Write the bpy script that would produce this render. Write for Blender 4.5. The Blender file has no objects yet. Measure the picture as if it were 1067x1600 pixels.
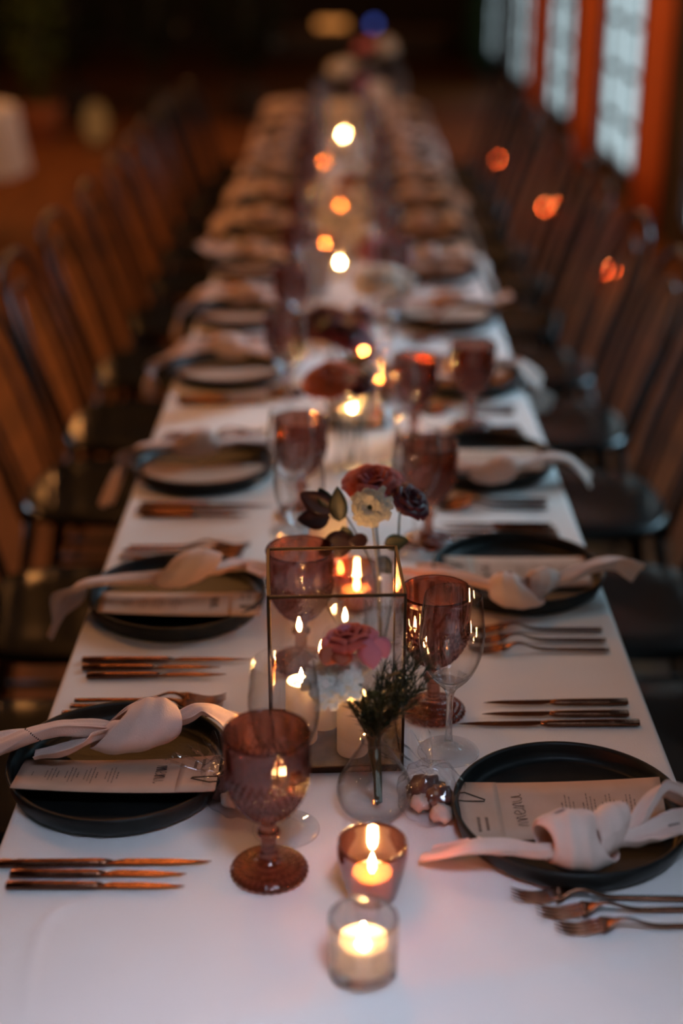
import bpy, math, random
from mathutils import Vector, Matrix, noise

R = math.radians
PI = math.pi
SC = bpy.context.scene
COL = SC.collection
random.seed(7)

# ------------------------------------------------------------------ camera
F_PX = 2223.0
PITCH = R(22.44)
YAW = 0.00187
CAM = Vector((0, 0, 1.70))
cd = bpy.data.cameras.new('camera')
cam = bpy.data.objects.new('camera', cd)
COL.objects.link(cam)
cam.location = CAM
cam.rotation_euler = (R(90) - PITCH, 0, YAW)
cd.sensor_fit = 'VERTICAL'
cd.sensor_height = 36.0
cd.sensor_width = 24.0
cd.lens = F_PX / 1600 * 36
cd.clip_start = 0.05
cd.clip_end = 100
cd.dof.use_dof = True
cd.dof.focus_distance = 1.72
cd.dof.aperture_fstop = 1.4
SC.camera = cam
CM = cam.rotation_euler.to_matrix()

def ray(px, py):
    return CM @ Vector(((px - 533.5) / F_PX, -(py - 800) / F_PX, -1))

def at(px, py, h=0.0):
    """point at height h above the table top seen at pixel px, py"""
    d = ray(px, py)
    t = (0.75 + h - CAM.z) / d.z
    return CAM + d * t

def at_y(px, py, y):
    d = ray(px, py)
    return CAM + d * (y / d.y)

# ------------------------------------------------------------------ world, lights, exposure
w = bpy.data.worlds.new('world')
SC.world = w
w.use_nodes = True
w.node_tree.nodes['Background'].inputs[0].default_value = (0.30, 0.42, 0.55, 1)
w.node_tree.nodes['Background'].inputs[1].default_value = 0.25
SC.view_settings.view_transform = 'Standard'
SC.view_settings.look = 'None'
SC.view_settings.exposure = 0.0
SC.view_settings.gamma = 1.0
SC.view_settings.use_curve_mapping = False
SC.cycles.use_denoising = True
SC.cycles.max_bounces = 12
SC.cycles.transparent_max_bounces = 40
SC.cycles.sample_clamp_indirect = 6.0
SC.cycles.caustics_refractive = True
SC.cycles.caustics_reflective = False
SC.cycles.blur_glossy = 0.6

def lamp(name, kind, loc, energy, color, size=0.1, aim=None, sy=None, spread=180):
    l = bpy.data.lights.new(name, kind)
    l.energy = energy
    l.color = color
    if kind == 'AREA':
        l.size = size; l.spread = R(spread)
        if sy:
            l.shape = 'RECTANGLE'; l.size_y = sy
    else:
        l.shadow_soft_size = size
    o = bpy.data.objects.new(name, l)
    COL.objects.link(o)
    o.location = loc
    if aim is not None:
        o.rotation_euler = (Vector(aim) - Vector(loc)).to_track_quat('-Z', 'Y').to_euler()
    return o

# cool fill added above the camera for the near cloth, without a fixture
lamp('window_light_behind', 'AREA', (0.25, 0.15, 2.60), 3.05, (0.64, 0.76, 1.0), .55, (-0.02, 0.74, .75), .55, 46)
# daylight entering through the tall windows beside the table
lamp('window_light_right', 'AREA', (1.72, 4.1, 1.7), 4.6, (0.42, 0.76, 1.0), .7, (0.46, 3.1, .75), 1.4, 40)
lamp('window_light_right', 'AREA', (1.72, 4.6, 1.5), 4.2, (0.52, 0.76, 1.0), .7, (0.12, 3.75, .75), 1.4, 36)
lamp('window_light_right', 'AREA', (1.72, 7.3, 1.5), 3.4, (0.50, 0.78, 1.0), .7, (0.30, 6.6, .75), 1.4, 42)
lamp('window_light_right', 'AREA', (1.72, 2.75, 1.7), 1.2, (0.50, 0.80, 1.0), .6, (0.46, 2.35, .75), 1.2, 36)
lamp('window_light_right', 'AREA', (1.72, 1.4, 1.75), .9, (0.60, 0.80, 1.0), .9, (0.25, 1.2, .75), 1.5, 80)
lamp('window_light_left', 'AREA', (-5.3, 7.5, 2.2), 3, (0.80, 0.84, 1.0), 1.5, (0, 1.2, .75), 1.8, 40)
# warm hanging bulbs over the hall
for (x, y, e) in ((-3.4, 4.6, 95), (-3.6, 8.5, 105), (-3.0, 11.5, 60), (-0.5, 2.7, 27), (-0.6, 5.2, 48), (0.2, 8.8, 60), (0.6, 12.0, 62)):
    lamp('ceiling_bulb_light', 'POINT', (x, y, 3.0), e, (1.0, 0.38, 0.10), 0.09)
WIN_E = 1.05

# ------------------------------------------------------------------ materials
def principled(name, col, rough=.5, metal=0.0, **kw):
    m = bpy.data.materials.new(name)
    m.use_nodes = True
    p = m.node_tree.nodes['Principled BSDF']
    p.inputs['Base Color'].default_value = (*col, 1)
    p.inputs['Roughness'].default_value = rough
    p.inputs['Metallic'].default_value = metal
    for k, v in kw.items():
        p.inputs[k.replace('_', ' ')].default_value = v
    return m

def vary(m, c1, c2, scale=8, detail=4, stretch=(1, 1, 1), bump=0, bscale=None, lo=.35, hi=.65):
    nt = m.node_tree; N = nt.nodes; L = nt.links
    p = N['Principled BSDF']
    tc = N.new('ShaderNodeTexCoord'); mp = N.new('ShaderNodeMapping')
    mp.inputs['Scale'].default_value = stretch
    L.new(tc.outputs['Object'], mp.inputs[0])
    n = N.new('ShaderNodeTexNoise'); n.inputs['Scale'].default_value = scale; n.inputs['Detail'].default_value = detail
    L.new(mp.outputs[0], n.inputs['Vector'])
    r = N.new('ShaderNodeValToRGB')
    r.color_ramp.elements[0].position = lo; r.color_ramp.elements[1].position = hi
    r.color_ramp.elements[0].color = (*c1, 1); r.color_ramp.elements[1].color = (*c2, 1)
    L.new(n.outputs['Fac'], r.inputs[0]); L.new(r.outputs[0], p.inputs['Base Color'])
    if bump:
        n2 = N.new('ShaderNodeTexNoise'); n2.inputs['Scale'].default_value = bscale or scale * 3
        n2.inputs['Detail'].default_value = 5
        L.new(mp.outputs[0], n2.inputs['Vector'])
        b = N.new('ShaderNodeBump'); b.inputs['Strength'].default_value = bump; b.inputs['Distance'].default_value = .002
        L.new(n2.outputs['Fac'], b.inputs['Height']); L.new(b.outputs[0], p.inputs['Normal'])
    return m

def emit(name, col, s):
    m = bpy.data.materials.new(name); m.use_nodes = True
    nt = m.node_tree; nt.nodes.clear()
    e = nt.nodes.new('ShaderNodeEmission'); o = nt.nodes.new('ShaderNodeOutputMaterial')
    e.inputs[0].default_value = (*col, 1); e.inputs[1].default_value = s
    nt.links.new(e.outputs[0], o.inputs[0])
    return m

def glass(name, face_col, edge_col, real=0.0, real_col=(1, 1, 1), rough=0.0, refl=.05, ior=1.45, power=2.2, sheen=.85):
    """thin glass: clear face on, denser at grazing angles; optionally mixed with a refracting lobe"""
    m = bpy.data.materials.new(name); m.use_nodes = True
    nt = m.node_tree; N = nt.nodes; L = nt.links; N.clear()
    out = N.new('ShaderNodeOutputMaterial')
    lw = N.new('ShaderNodeLayerWeight'); lw.inputs[0].default_value = .5
    p2 = N.new('ShaderNodeMath'); p2.operation = 'POWER'; p2.inputs[1].default_value = power
    L.new(lw.outputs['Facing'], p2.inputs[0])
    mix = N.new('ShaderNodeMixRGB'); mix.inputs[1].default_value = (*face_col, 1); mix.inputs[2].default_value = (*edge_col, 1)
    L.new(p2.outputs[0], mix.inputs[0])
    tr = N.new('ShaderNodeBsdfTransparent'); L.new(mix.outputs[0], tr.inputs[0])
    gl = N.new('ShaderNodeBsdfGlossy'); gl.inputs['Roughness'].default_value = rough
    p5 = N.new('ShaderNodeMath'); p5.operation = 'POWER'; p5.inputs[1].default_value = 4.5
    L.new(lw.outputs['Facing'], p5.inputs[0])
    ma = N.new('ShaderNodeMath'); ma.operation = 'MULTIPLY_ADD'; ma.inputs[1].default_value = sheen; ma.inputs[2].default_value = refl
    L.new(p5.outputs[0], ma.inputs[0])
    ms = N.new('ShaderNodeMixShader'); L.new(ma.outputs[0], ms.inputs[0]); L.new(tr.outputs[0], ms.inputs[1]); L.new(gl.outputs[0], ms.inputs[2])
    last = ms
    if real:
        g = N.new('ShaderNodeBsdfGlass'); g.inputs['Color'].default_value = (*real_col, 1); g.inputs['IOR'].default_value = ior
        g.inputs['Roughness'].default_value = rough
        m2 = N.new('ShaderNodeMixShader'); m2.inputs[0].default_value = real
        L.new(ms.outputs[0], m2.inputs[1]); L.new(g.outputs[0], m2.inputs[2]); last = m2
    L.new(last.outputs[0], out.inputs[0])
    return m

def translucent(name, col, tr=.3, rough=.6):
    m = bpy.data.materials.new(name); m.use_nodes = True
    nt = m.node_tree; N = nt.nodes; L = nt.links
    p = N['Principled BSDF']; p.inputs['Base Color'].default_value = (*col, 1); p.inputs['Roughness'].default_value = rough
    t = N.new('ShaderNodeBsdfTranslucent'); t.inputs[0].default_value = (*col, 1)
    ms = N.new('ShaderNodeMixShader'); ms.inputs[0].default_value = tr
    L.new(p.outputs[0], ms.inputs[1]); L.new(t.outputs[0], ms.inputs[2])
    L.new(ms.outputs[0], N['Material Output'].inputs[0])
    return m

MT = {}
MT['cloth'] = vary(principled('linen_cloth', (.75, .72, .70), .85), (.735, .70, .675), (.775, .74, .72), 3, 3, bump=.25, bscale=420)
MT['napkin'] = vary(principled('blush_napkin', (.74, .55, .48), .8), (.70, .51, .44), (.78, .59, .52), 14, 3, bump=.25, bscale=500)
MT['stitch'] = principled('stitch_holes', (.05, .03, .03), .8)
MT['plate'] = vary(principled('black_stoneware', (.008, .009, .009), .42, 0, Specular_IOR_Level=.24), (.006, .0075, .0075), (.012, .0135, .013), 30, 4, bump=.12, bscale=200)
MT['card'] = vary(principled('menu_card_stock', (.50, .32, .23), .8), (.48, .31, .22), (.54, .35, .26), 20)
MT['ink'] = principled('black_ink', (.012, .010, .010), .6)
MT['ink_pale'] = principled('faded_ink', (.16, .10, .075), .7)
MT['copper'] = vary(principled('rose_gold_metal', (.19, .08, .045), .27, 1.0), (.15, .062, .035), (.23, .10, .06), 40, bump=.35, bscale=160)
MT['brass'] = principled('aged_brass', (.035, .025, .017), .36, .9)
MT['clear'] = glass('clear_glass', (1, 1, 1), (.50, .47, .44), 0, (1, 1, 1), refl=.042, power=3.6, sheen=.75)
MT['thick'] = glass('thick_clear_glass', (1, 1, 1), (.62, .58, .54), .55, (1, 1, 1), power=4)
MT['pane'] = glass('lantern_pane', (.97, .965, .955), (.80, .78, .74), refl=.075)
MT['goblet'] = glass('rose_pressed_glass', (.67, .46, .40), (.15, .06, .045), .62, (.74, .48, .40), refl=.12)
MT['red_goblet'] = glass('burgundy_glass', (.52, .17, .12), (.25, .05, .035), .35, (.60, .20, .14))
MT['amber'] = glass('rose_mirrored_glass', (.80, .46, .32), (.42, .15, .08), refl=.24, rough=.08)
MT['film'] = glass('cellophane_film', (.97, .97, .98), (.86, .86, .88), refl=.09, rough=.04)
MT['water'] = glass('water', (1, 1, 1), (.85, .82, .80), 0, (1, 1, 1), ior=1.33, refl=.01, sheen=.3)
MT['water_'] = None; del MT['water_']
MT['wax'] = translucent('candle_wax', (.97, .90, .78), .72, .5)
MT['wick'] = principled('wick', (.01, .01, .01), .9)
MT['flame'] = emit('flame', (1.0, .48, .16), 620)
MT['flame_far'] = emit('flame_far', (1.0, .48, .15), 720)
MT['tray'] = vary(principled('lantern_tray', (.12, .10, .05), .35, .3), (.07, .058, .03), (.20, .16, .085), 35)
MT['rose'] = translucent('coral_pink_petals', (.62, .115, .085), .3)
MT['rose_dark'] = translucent('burnt_orange_petals', (.50, .11, .045), .25)
MT['pink'] = translucent('mauve_petals', (.60, .20, .27), .3)
MT['white_petal'] = translucent('cream_petals', (.86, .82, .74), .25)
MT['purple'] = translucent('burgundy_petals', (.10, .018, .035), .15, .4)
MT['leaf'] = translucent('dark_leaf', (.011, .022, .010), .15, .4)
MT['leaf_red'] = translucent('burgundy_leaf', (.045, .014, .018), .15, .35)
MT['stem'] = principled('stem_green', (.022, .034, .013), .5)
MT['pale_stem'] = principled('pale_stem', (.35, .28, .12), .5)
MT['choc'] = principled('brown_sweet', (.10, .036, .026), .55)
MT['choc_w'] = principled('cream_sweet', (.62, .50, .42), .5)
MT['card_white'] = principled('white_card', (.80, .77, .78), .7)
MT['chair'] = principled('black_polished_frame', (.005, .005, .006), .24, 0, Specular_IOR_Level=.2)
MT['chair_pad'] = principled('black_seat', (.006, .008, .009), .22, 0, Specular_IOR_Level=.4)
MT['floor'] = vary(principled('oak_floor', (.20, .085, .03), .6, 0, Specular_IOR_Level=.25), (.13, .045, .012), (.24, .09, .026), 2.2, 6, (6, .6, 1), bump=.3, bscale=9)
MT['wall'] = vary(principled('dark_plaster', (.035, .028, .024), .9), (.028, .022, .019), (.05, .038, .03), 3)
MT['frame'] = principled('dark_window_frame', (.03, .022, .02), .5)
MT['curtain'] = translucent('terracotta_curtain', (.78, .20, .06), .15, .85)
MT['teal'] = translucent('teal_curtain', (.03, .16, .17), .2, .85)
MT['window'] = emit('backlit_pane', (.72, .93, 1.0), WIN_E)
MT['tabletop'] = principled('table_board', (.25, .15, .08), .6)
MT['pot'] = principled('terracotta', (.40, .15, .06), .7)
MT['hedge'] = vary(principled('far_foliage', (.02, .035, .012), .7), (.010, .02, .007), (.05, .07, .02), 12)
MT['glow'] = emit('paper_lantern_glow', (1.0, .42, .12), .14)
MT['glow_blue'] = emit('blue_bulb', (.12, .22, 1.0), .9)
MT['glow_orange'] = emit('orange_bulb', (1.0, .35, .08), .8)
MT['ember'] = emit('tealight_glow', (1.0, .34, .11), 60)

# ------------------------------------------------------------------ mesh helpers
class MB:
    def __init__(s):
        s.v = []; s.f = []
    def add(s, vs, fs):
        b = len(s.v)
        s.v += [Vector(v) for v in vs]
        s.f += [tuple(b + i for i in f) for f in fs]
        return b
    def grid(s, fn, nu, nv, cu=False, cv=False):
        vs = [fn(i / nu, j / nv) for j in range(nv if cv else nv + 1) for i in range(nu if cu else nu + 1)]
        W = nu if cu else nu + 1; H = nv if cv else nv + 1
        fs = []
        for j in range(nv):
            for i in range(nu):
                fs.append((j * W + i, j * W + (i + 1) % W, ((j + 1) % H) * W + (i + 1) % W, ((j + 1) % H) * W + i))
        return s.add(vs, fs)
    def box(s, c, size, M=None):
        x, y, z = (d / 2 for d in size)
        vs = [Vector((sx * x, sy * y, sz * z)) for sx in (-1, 1) for sy in (-1, 1) for sz in (-1, 1)]
        if M: vs = [M @ v for v in vs]
        c = Vector(c)
        s.add([v + c for v in vs], [(0, 1, 3, 2), (4, 6, 7, 5), (0, 4, 5, 1), (2, 3, 7, 6), (0, 2, 6, 4), (1, 5, 7, 3)])
    def lathe(s, prof, n=32, fn=None, closed=False, c=(0, 0, 0)):
        """prof: list of (r, z); fn(theta, i, r, z) -> r, z"""
        c = Vector(c); vs = []
        for i, (r, z) in enumerate(prof):
            for k in range(n):
                t = 2 * PI * k / n
                rr, zz = fn(t, i, r, z) if fn else (r, z)
                vs.append(c + Vector((rr * math.cos(t), rr * math.sin(t), zz)))
        fs = []; m = len(prof)
        for i in range(m if closed else m - 1):
            j = (i + 1) % m
            for k in range(n):
                fs.append((i * n + k, i * n + (k + 1) % n, j * n + (k + 1) % n, j * n + k))
        b = s.add(vs, fs)
        if not closed:
            for i, flip in ((0, True), (m - 1, False)):
                if prof[i][0] > 1e-6:
                    continue
        return b
    def tube(s, pts, r, n=6, cap=True, flat=1.0):
        pts = [Vector(p) for p in pts]
        rs = r if isinstance(r, (list, tuple)) else [r] * len(pts)
        up = Vector((0, 0, 1)); rings = []
        prev = None
        for i, p in enumerate(pts):
            t = (pts[min(i + 1, len(pts) - 1)] - pts[max(i - 1, 0)]).normalized()
            if prev is None:
                a = up.cross(t)
                if a.length < .05: a = Vector((1, 0, 0)).cross(t)
                a.normalize()
            else:
                a = (prev - t * prev.dot(t)).normalized()
            prev = a
            b = t.cross(a)
            rings.append([p + (a * math.cos(2 * PI * k / n) + b * flat * math.sin(2 * PI * k / n)) * rs[i] for k in range(n)])
        vs = [v for g in rings for v in g]; fs = []
        for i in range(len(pts) - 1):
            for k in range(n):
                fs.append((i * n + k, i * n + (k + 1) % n, (i + 1) * n + (k + 1) % n, (i + 1) * n + k))
        if cap:
            fs.append(tuple(range(n - 1, -1, -1))); fs.append(tuple(len(vs) - n + k for k in range(n)))
        s.add(vs, fs)
    def build(s, name, mat, parent=None, origin=None, smooth=True, solid=0, sub=0, bevel=0, autos=None):
        me = bpy.data.meshes.new(name)
        o0 = Vector(origin) if origin is not None else Vector((0, 0, 0))
        me.from_pydata([tuple(v - o0) for v in s.v], [], s.f)
        me.validate(); me.update()
        if mat: me.materials.append(MT[mat] if isinstance(mat, str) else mat)
        if smooth:
            for p in me.polygons: p.use_smooth = True
        o = bpy.data.objects.new(name, me)
        COL.objects.link(o)
        if parent is not None: o.parent = parent
        elif origin is not None: o.location = o0
        if solid:
            m = o.modifiers.new('thickness', 'SOLIDIFY'); m.thickness = solid; m.offset = 0
        if bevel:
            m = o.modifiers.new('bevel', 'BEVEL'); m.width = bevel; m.segments = 2; m.limit_method = 'ANGLE'
        if sub:
            m = o.modifiers.new('smooth', 'SUBSURF'); m.levels = sub; m.render_levels = sub
        return o

def tag(o, label, cat, group=None, kind=None):
    o['label'] = label; o['category'] = cat
    if group: o['group'] = group
    if kind: o['kind'] = kind
    return o

def thing(name, loc, label, cat, group=None, rz=0):
    o = bpy.data.objects.new(name, None)
    COL.objects.link(o); o.location = loc; o.rotation_euler = (0, 0, rz)
    o.empty_display_size = .05
    return tag(o, label, cat, group)

def structure(name, mb, mat, **k):
    o = mb.build(name, mat, **k); o['kind'] = 'structure'
    return o

def kids(o):
    return [c for c in ALLK.get(o.name, [])]

def dup(root, loc, rz=0, label=None, group=None, sc=None):
    def rec(o, parent):
        c = o.copy(); COL.objects.link(c)
        if parent is not None: c.parent = parent
        for ch in list(o.children): rec(ch, c)
        return c
    r = rec(root, None)
    r.location = loc; r.rotation_euler = (0, 0, rz)
    if sc: r.scale = sc
    if label: r['label'] = label
    if group: r['group'] = group
    return r

def spline(pts, n):
    """catmull-rom through tuples of equal length"""
    P = [tuple(p) for p in pts]; out = []
    m = len(P) - 1
    for k in range(n + 1):
        t = k / n * m; i = min(int(t), m - 1); f = t - i
        p0 = P[max(i - 1, 0)]; p1 = P[i]; p2 = P[i + 1]; p3 = P[min(i + 2, m)]
        out.append(tuple(.5 * (2 * b + (c - a) * f + (2 * a - 5 * b + 4 * c - d) * f * f + (3 * b - a - 3 * c + d) * f ** 3)
                         for a, b, c, d in zip(p0, p1, p2, p3)))
    return out

ORD = ['first', 'second', 'third', 'fourth', 'fifth', 'sixth', 'seventh', 'eighth', 'ninth', 'tenth', 'eleventh', 'twelfth', 'thirteenth']

# ================================================================== THE ROOM
XR = 1.85
mb = MB(); mb.box((-1.5, 9, -.05), (8.0, 26, .1)); structure('floor', mb, 'floor', smooth=False)
mb = MB(); mb.box((-1.5, 9, 3.65), (8.0, 26, .1)); structure('ceiling', mb, 'wall', smooth=False)
mb = MB()
for (ya, yb) in ((-4, 6.5), (8.5, 22)): mb.box((-5.55, (ya + yb) / 2, 1.8), (.1, yb - ya, 3.6))
mb.box((-5.55, 7.5, .45), (.1, 2.0, .9)); mb.box((-5.55, 7.5, 3.3), (.1, 2.0, .6))
structure('wall_left', mb, 'wall', smooth=False)
mb = MB(); mb.box((-1.5, 22.05, 1.8), (8.0, .1, 3.6)); structure('wall_back', mb, 'wall', smooth=False)
mb = MB()   # wall behind the photographer, with a window opening
wx0, wx1, wz0, wz1 = .35, 1.75, .8, 2.9
y0 = -2.45
mb.box(((-5.5 + wx0) / 2, y0, 1.8), (5.5 + wx0, .1, 3.6)); mb.box(((wx1 + 2.5) / 2, y0, 1.8), (2.5 - wx1, .1, 3.6))
mb.box(((wx0 + wx1) / 2, y0, wz0 / 2), (wx1 - wx0, .1, wz0)); mb.box(((wx0 + wx1) / 2, y0, (wz1 + 3.6) / 2), (wx1 - wx0, .1, 3.6 - wz1))
structure('wall_front', mb, 'wall', smooth=False)
fr = MB()
for xx in (wx0 + .03, (wx0 + wx1) / 2, wx1 - .03): fr.box((xx, y0, (wz0 + wz1) / 2), (.06, .08, wz1 - wz0))
for zz in (wz0 + .03, wz1 - .03): fr.box(((wx0 + wx1) / 2, y0, zz), (wx1 - wx0, .08, .06))
win = structure('window_10', fr, 'frame', smooth=False)
for xx in (wx0 + .365, wx1 - .365):
    pm = MB(); pm.box((xx, y0 - .01, (wz0 + wz1) / 2), (.62, .008, wz1 - wz0 - .12)); pm.build('pane', 'window', win, smooth=False)

WINS = [9.25 + 2.85 * k for k in range(-4, 4)]
WL, SILL, HEAD = 1.41, .15, 2.70
mb = MB(); prev = -4.0
for a in WINS:
    mb.box((XR + .1, (prev + a) / 2, 1.8), (.2, a - prev, 3.6))
    mb.box((XR + .1, a + WL / 2, SILL / 2), (.2, WL, SILL)); mb.box((XR + .1, a + WL / 2, (HEAD + 3.6) / 2), (.2, WL, 3.6 - HEAD))
    prev = a + WL
mb.box((XR + .1, (prev + 22) / 2, 1.8), (.2, 22 - prev, 3.6))
structure('wall_right', mb, 'wall', smooth=False)
pane_me = None
for n, a in enumerate(WINS):
    fr = MB(); x = XR + .03; h = HEAD - SILL; zc = (HEAD + SILL) / 2
    for yy in (a + .03, a + WL - .03): fr.box((x, yy, zc), (.09, .06, h))
    fr.box((x, a + WL / 2, zc), (.07, .11, h))
    for zz in (SILL + .03, HEAD - .03): fr.box((x, a + WL / 2, zz), (.09, WL, .06))
    win = structure('window_%d' % (n + 1), fr, 'frame', smooth=False)
    rows = 8
    ph = h / rows
    mu = MB()
    for r_ in range(1, rows): mu.box((x, a + WL / 2, SILL + r_ * ph), (.04, WL - .1, .035))
    mu.build('glazing_bar', 'frame', win, smooth=False)
    for c_ in range(2):
        for r_ in range(rows):
            if pane_me is None:
                pm = MB(); pm.box((0, 0, 0), (.008, .60, ph - .035)); po = pm.build('pane', 'window', win, smooth=False)
                pane_me = po.data
            else:
                po = bpy.data.objects.new('pane', pane_me); COL.objects.link(po); po.parent = win
            po.location = (x + .012, a + (.355 if c_ == 0 else WL - .355), SILL + (r_ + .5) * ph)

fr = MB()
for yy in (6.53, 7.5, 8.47): fr.box((-5.55, yy, 1.95), (.09, .06, 2.1))
for zz in (.93, 2.97): fr.box((-5.55, 7.5, zz), (.09, 2.0, .06))
win = structure('window_9', fr, 'frame', smooth=False)
for yy in (7.015, 7.985):
    pm = MB(); pm.box((-5.56, yy, 1.95), (.008, .91, 1.98)); pm.build('pane', 'window', win, smooth=False)

def curtain(y0, y1, mat, label, x=XR - .035, z0=.03, z1=2.95):
    m = MB(); nf = max(3, int((y1 - y0) / .13))
    def fn(u, v):
        yy = y0 + (y1 - y0) * u; zz = z0 + (z1 - z0) * v
        return Vector((x + .025 * math.sin(u * nf * 2 * PI) * (1 - .3 * v) + .01 * math.sin(u * 31 + v * 4), yy + .01 * math.sin(v * 5 + u * 9), zz))
    m.grid(fn, nf * 8, 8)
    o = m.build('curtain', mat, origin=(x, (y0 + y1) / 2, z0), solid=.006)
    tag(o, label, 'curtain', 'window curtains along the right wall')
names = ['first', 'second', 'third', 'fourth', 'fifth', 'sixth', 'seventh', 'eighth']
for n, a in enumerate(WINS):
    if a < 3 or a > 15.5: continue
    nm = {9.25: 'nearest', 12.1: 'second'}.get(round(a, 2))
    if nm is None: continue
    if nm == 'nearest': curtain(a - .92, a - .30, 'curtain', 'terracotta curtain rightmost in the photo, before the nearest visible window')
    curtain(a + WL + .04, a + WL + .80, 'curtain', 'terracotta curtain hanging just beyond the %s window seen on the right' % nm)
for a, nm in ((-2.15, 'window behind the photographer on the right wall'), (.70, 'window nearest the front of the table')):  # unseen curtains added to cut the cool window light on the near chairs
    curtain(a - .1, a + WL + .1, 'teal', 'drawn dark teal curtain covering the ' + nm, x=XR - .06)
for n, a in enumerate((17.35,)):
    curtain(a, a + 2.6, 'teal', 'dark teal curtain on the right wall past the last window', x=XR - .2)

# ================================================================== TABLE AND CLOTH
T0, T1, TW = .62, 8.55, .383
TX = .008
tb = thing('banquet_table', (TX, 4.6, 0), 'long narrow banquet table under the white cloth', 'table')
mb = MB(); mb.box((0, (T0 + T1) / 2 - 4.6, .731), (2 * TW - .012, T1 - T0 - .02, .028)); mb.build('tabletop', 'tabletop', tb, smooth=False)
for yy in (T0 + .15, T1 - .15):
    for sx in (-1, 1):
        mb = MB(); mb.box((sx * .26, yy - 4.6, .3585), (.045, .045, .717)); mb.build('leg', 'tabletop', tb, smooth=False)

def seg_dist(p, a, b):
    a = Vector(a); b = Vector(b); p = Vector(p); d = b - a
    t = max(0, min(1, (p - a).dot(d) / d.dot(d)))
    return (p - a - d * t).length, t
cr_pts = [at(150, 1400).xy, at(85, 1425).xy, at(62, 1455).xy, at(48, 1510).xy, at(40, 1590).xy]
def cloth_h(x, y):
    h = .0005 * noise.noise(Vector((x * 5, y * 3, 3)))
    h += .0007 * math.exp(-((x - (at(605, 1560).x)) / .0035) ** 2)
    if y < 1.5:
        best = 9; bt = 0
        for i in range(4):
            d, t = seg_dist((x, y), cr_pts[i], cr_pts[i + 1])
            if d < best: best = d; bt = (i + t) / 4
        h += .0034 * math.exp(-(best / .0055) ** 2) * math.sin(PI * min(1, max(0, bt * .8 + .12)))
        h += .0022 * math.exp(-((y - 1.10 - .25 * (x - .1)) / .02) ** 2) * (1 if -.1 < x < .3 else .3)
    return h
mb = MB()
ys = []; y = T0 - .004
while y < T1:
    ys.append(y); y += .006 if y < 1.45 else .02 if y < 3 else .06
ys.append(T1 + .004)
xs = [-TW - .002 + (2 * TW + .004) * i / 150 for i in range(151)]
drop = [(.004, .001), (.008, .006), (.010, .02), (.013, .08), (.018, .15), (.024, .22), (.028, .27)]
cols = [(-TW - .002 - d, -z, -1) for d, z in reversed(drop)] + [(x, 0, 0) for x in xs] + [(TW + .002 + d, -z, 1) for d, z in drop]
vs = []
for y in ys:
    for (x, z, sd) in cols:
        if sd == 0:
            e = max(0, (abs(x) - TW + .003) / .004); hz = cloth_h(x + TX, y) if abs(x) < TW - .01 else 0
            vs.append((TX + x, y, .75 + hz - .0006 * e))
        else:
            amp = min(1, -z / .2) * .012
            vs.append((TX + x + amp * math.sin(y * 17 + 1.5 * math.sin(y * 5)), y, .75 + z))
W = len(cols)
fs = [(j * W + i, j * W + i + 1, (j + 1) * W + i + 1, (j + 1) * W + i) for j in range(len(ys) - 1) for i in range(W - 1)]
mb.add(vs, fs)
for ye, sg in ((T0 - .004, -1), (T1 + .004, 1)):   # end drops
    mb.grid(lambda u, v: Vector((TX - TW - .006 + (2 * TW + .012) * u, ye + sg * (.004 + .02 * v + .012 * v * math.sin(u * 24)), .7495 - .27 * v)), 80, 6)
cl = mb.build('tablecloth', 'cloth', origin=(0, 4.6, .75))
tag(cl, 'pale blush linen tablecloth covering the long dining table', 'tablecloth')

# ================================================================== PLATES
LD = [1.463, 1.93, 2.496, 3.12, 3.62] + [4.16 + .54 * k for k in range(8)]
RD = [1.366, 2.017, 2.52, 3.05, 3.60] + [4.14 + .54 * k for k in range(8)]
LX = [at(184, 1205, .02).x, at(279, 945).x] + [-.262] * 11
RXX = [at(889, 1288).x, at(808, 908).x] + [.262] * 11
PR = .134
pl_prof = [(0, .0015), (.112, .0015), (.118, 0), (.124, .001), (.1285, .005), (.1315, .012), (.1335, .021), (PR, .0255), (.1335, .0275), (.1315, .0283),
           (.1290, .0276), (.1278, .0250), (.1265, .0180), (.1245, .0115), (.1205, .0082), (.116, .0072), (.1135, .0078), (.110, .0070), (0, .0068)]
mb = MB(); mb.lathe(pl_prof, 72)
plate0 = mb.build('dinner_plate', 'plate', origin=(0, 0, 0), smooth=True)
def where(side, i): return '%s place setting on the %s side, counted from the front' % (ORD[i], side)
def short(side, i): return '%s setting from the front, %s side' % (ORD[i], side)
first = True
for side, DD, XX in (('left', LD, LX), ('right', RD, RXX)):
    for i, (d, x) in enumerate(zip(DD, XX)):
        o = plate0 if first else plate0.copy()
        if not first: COL.objects.link(o)
        first = False
        o.location = (x, d, .7508)
        tag(o, 'matte black high-rimmed dinner plate, ' + short(side, i), 'plate', 'black dinner plates along the table')

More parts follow.
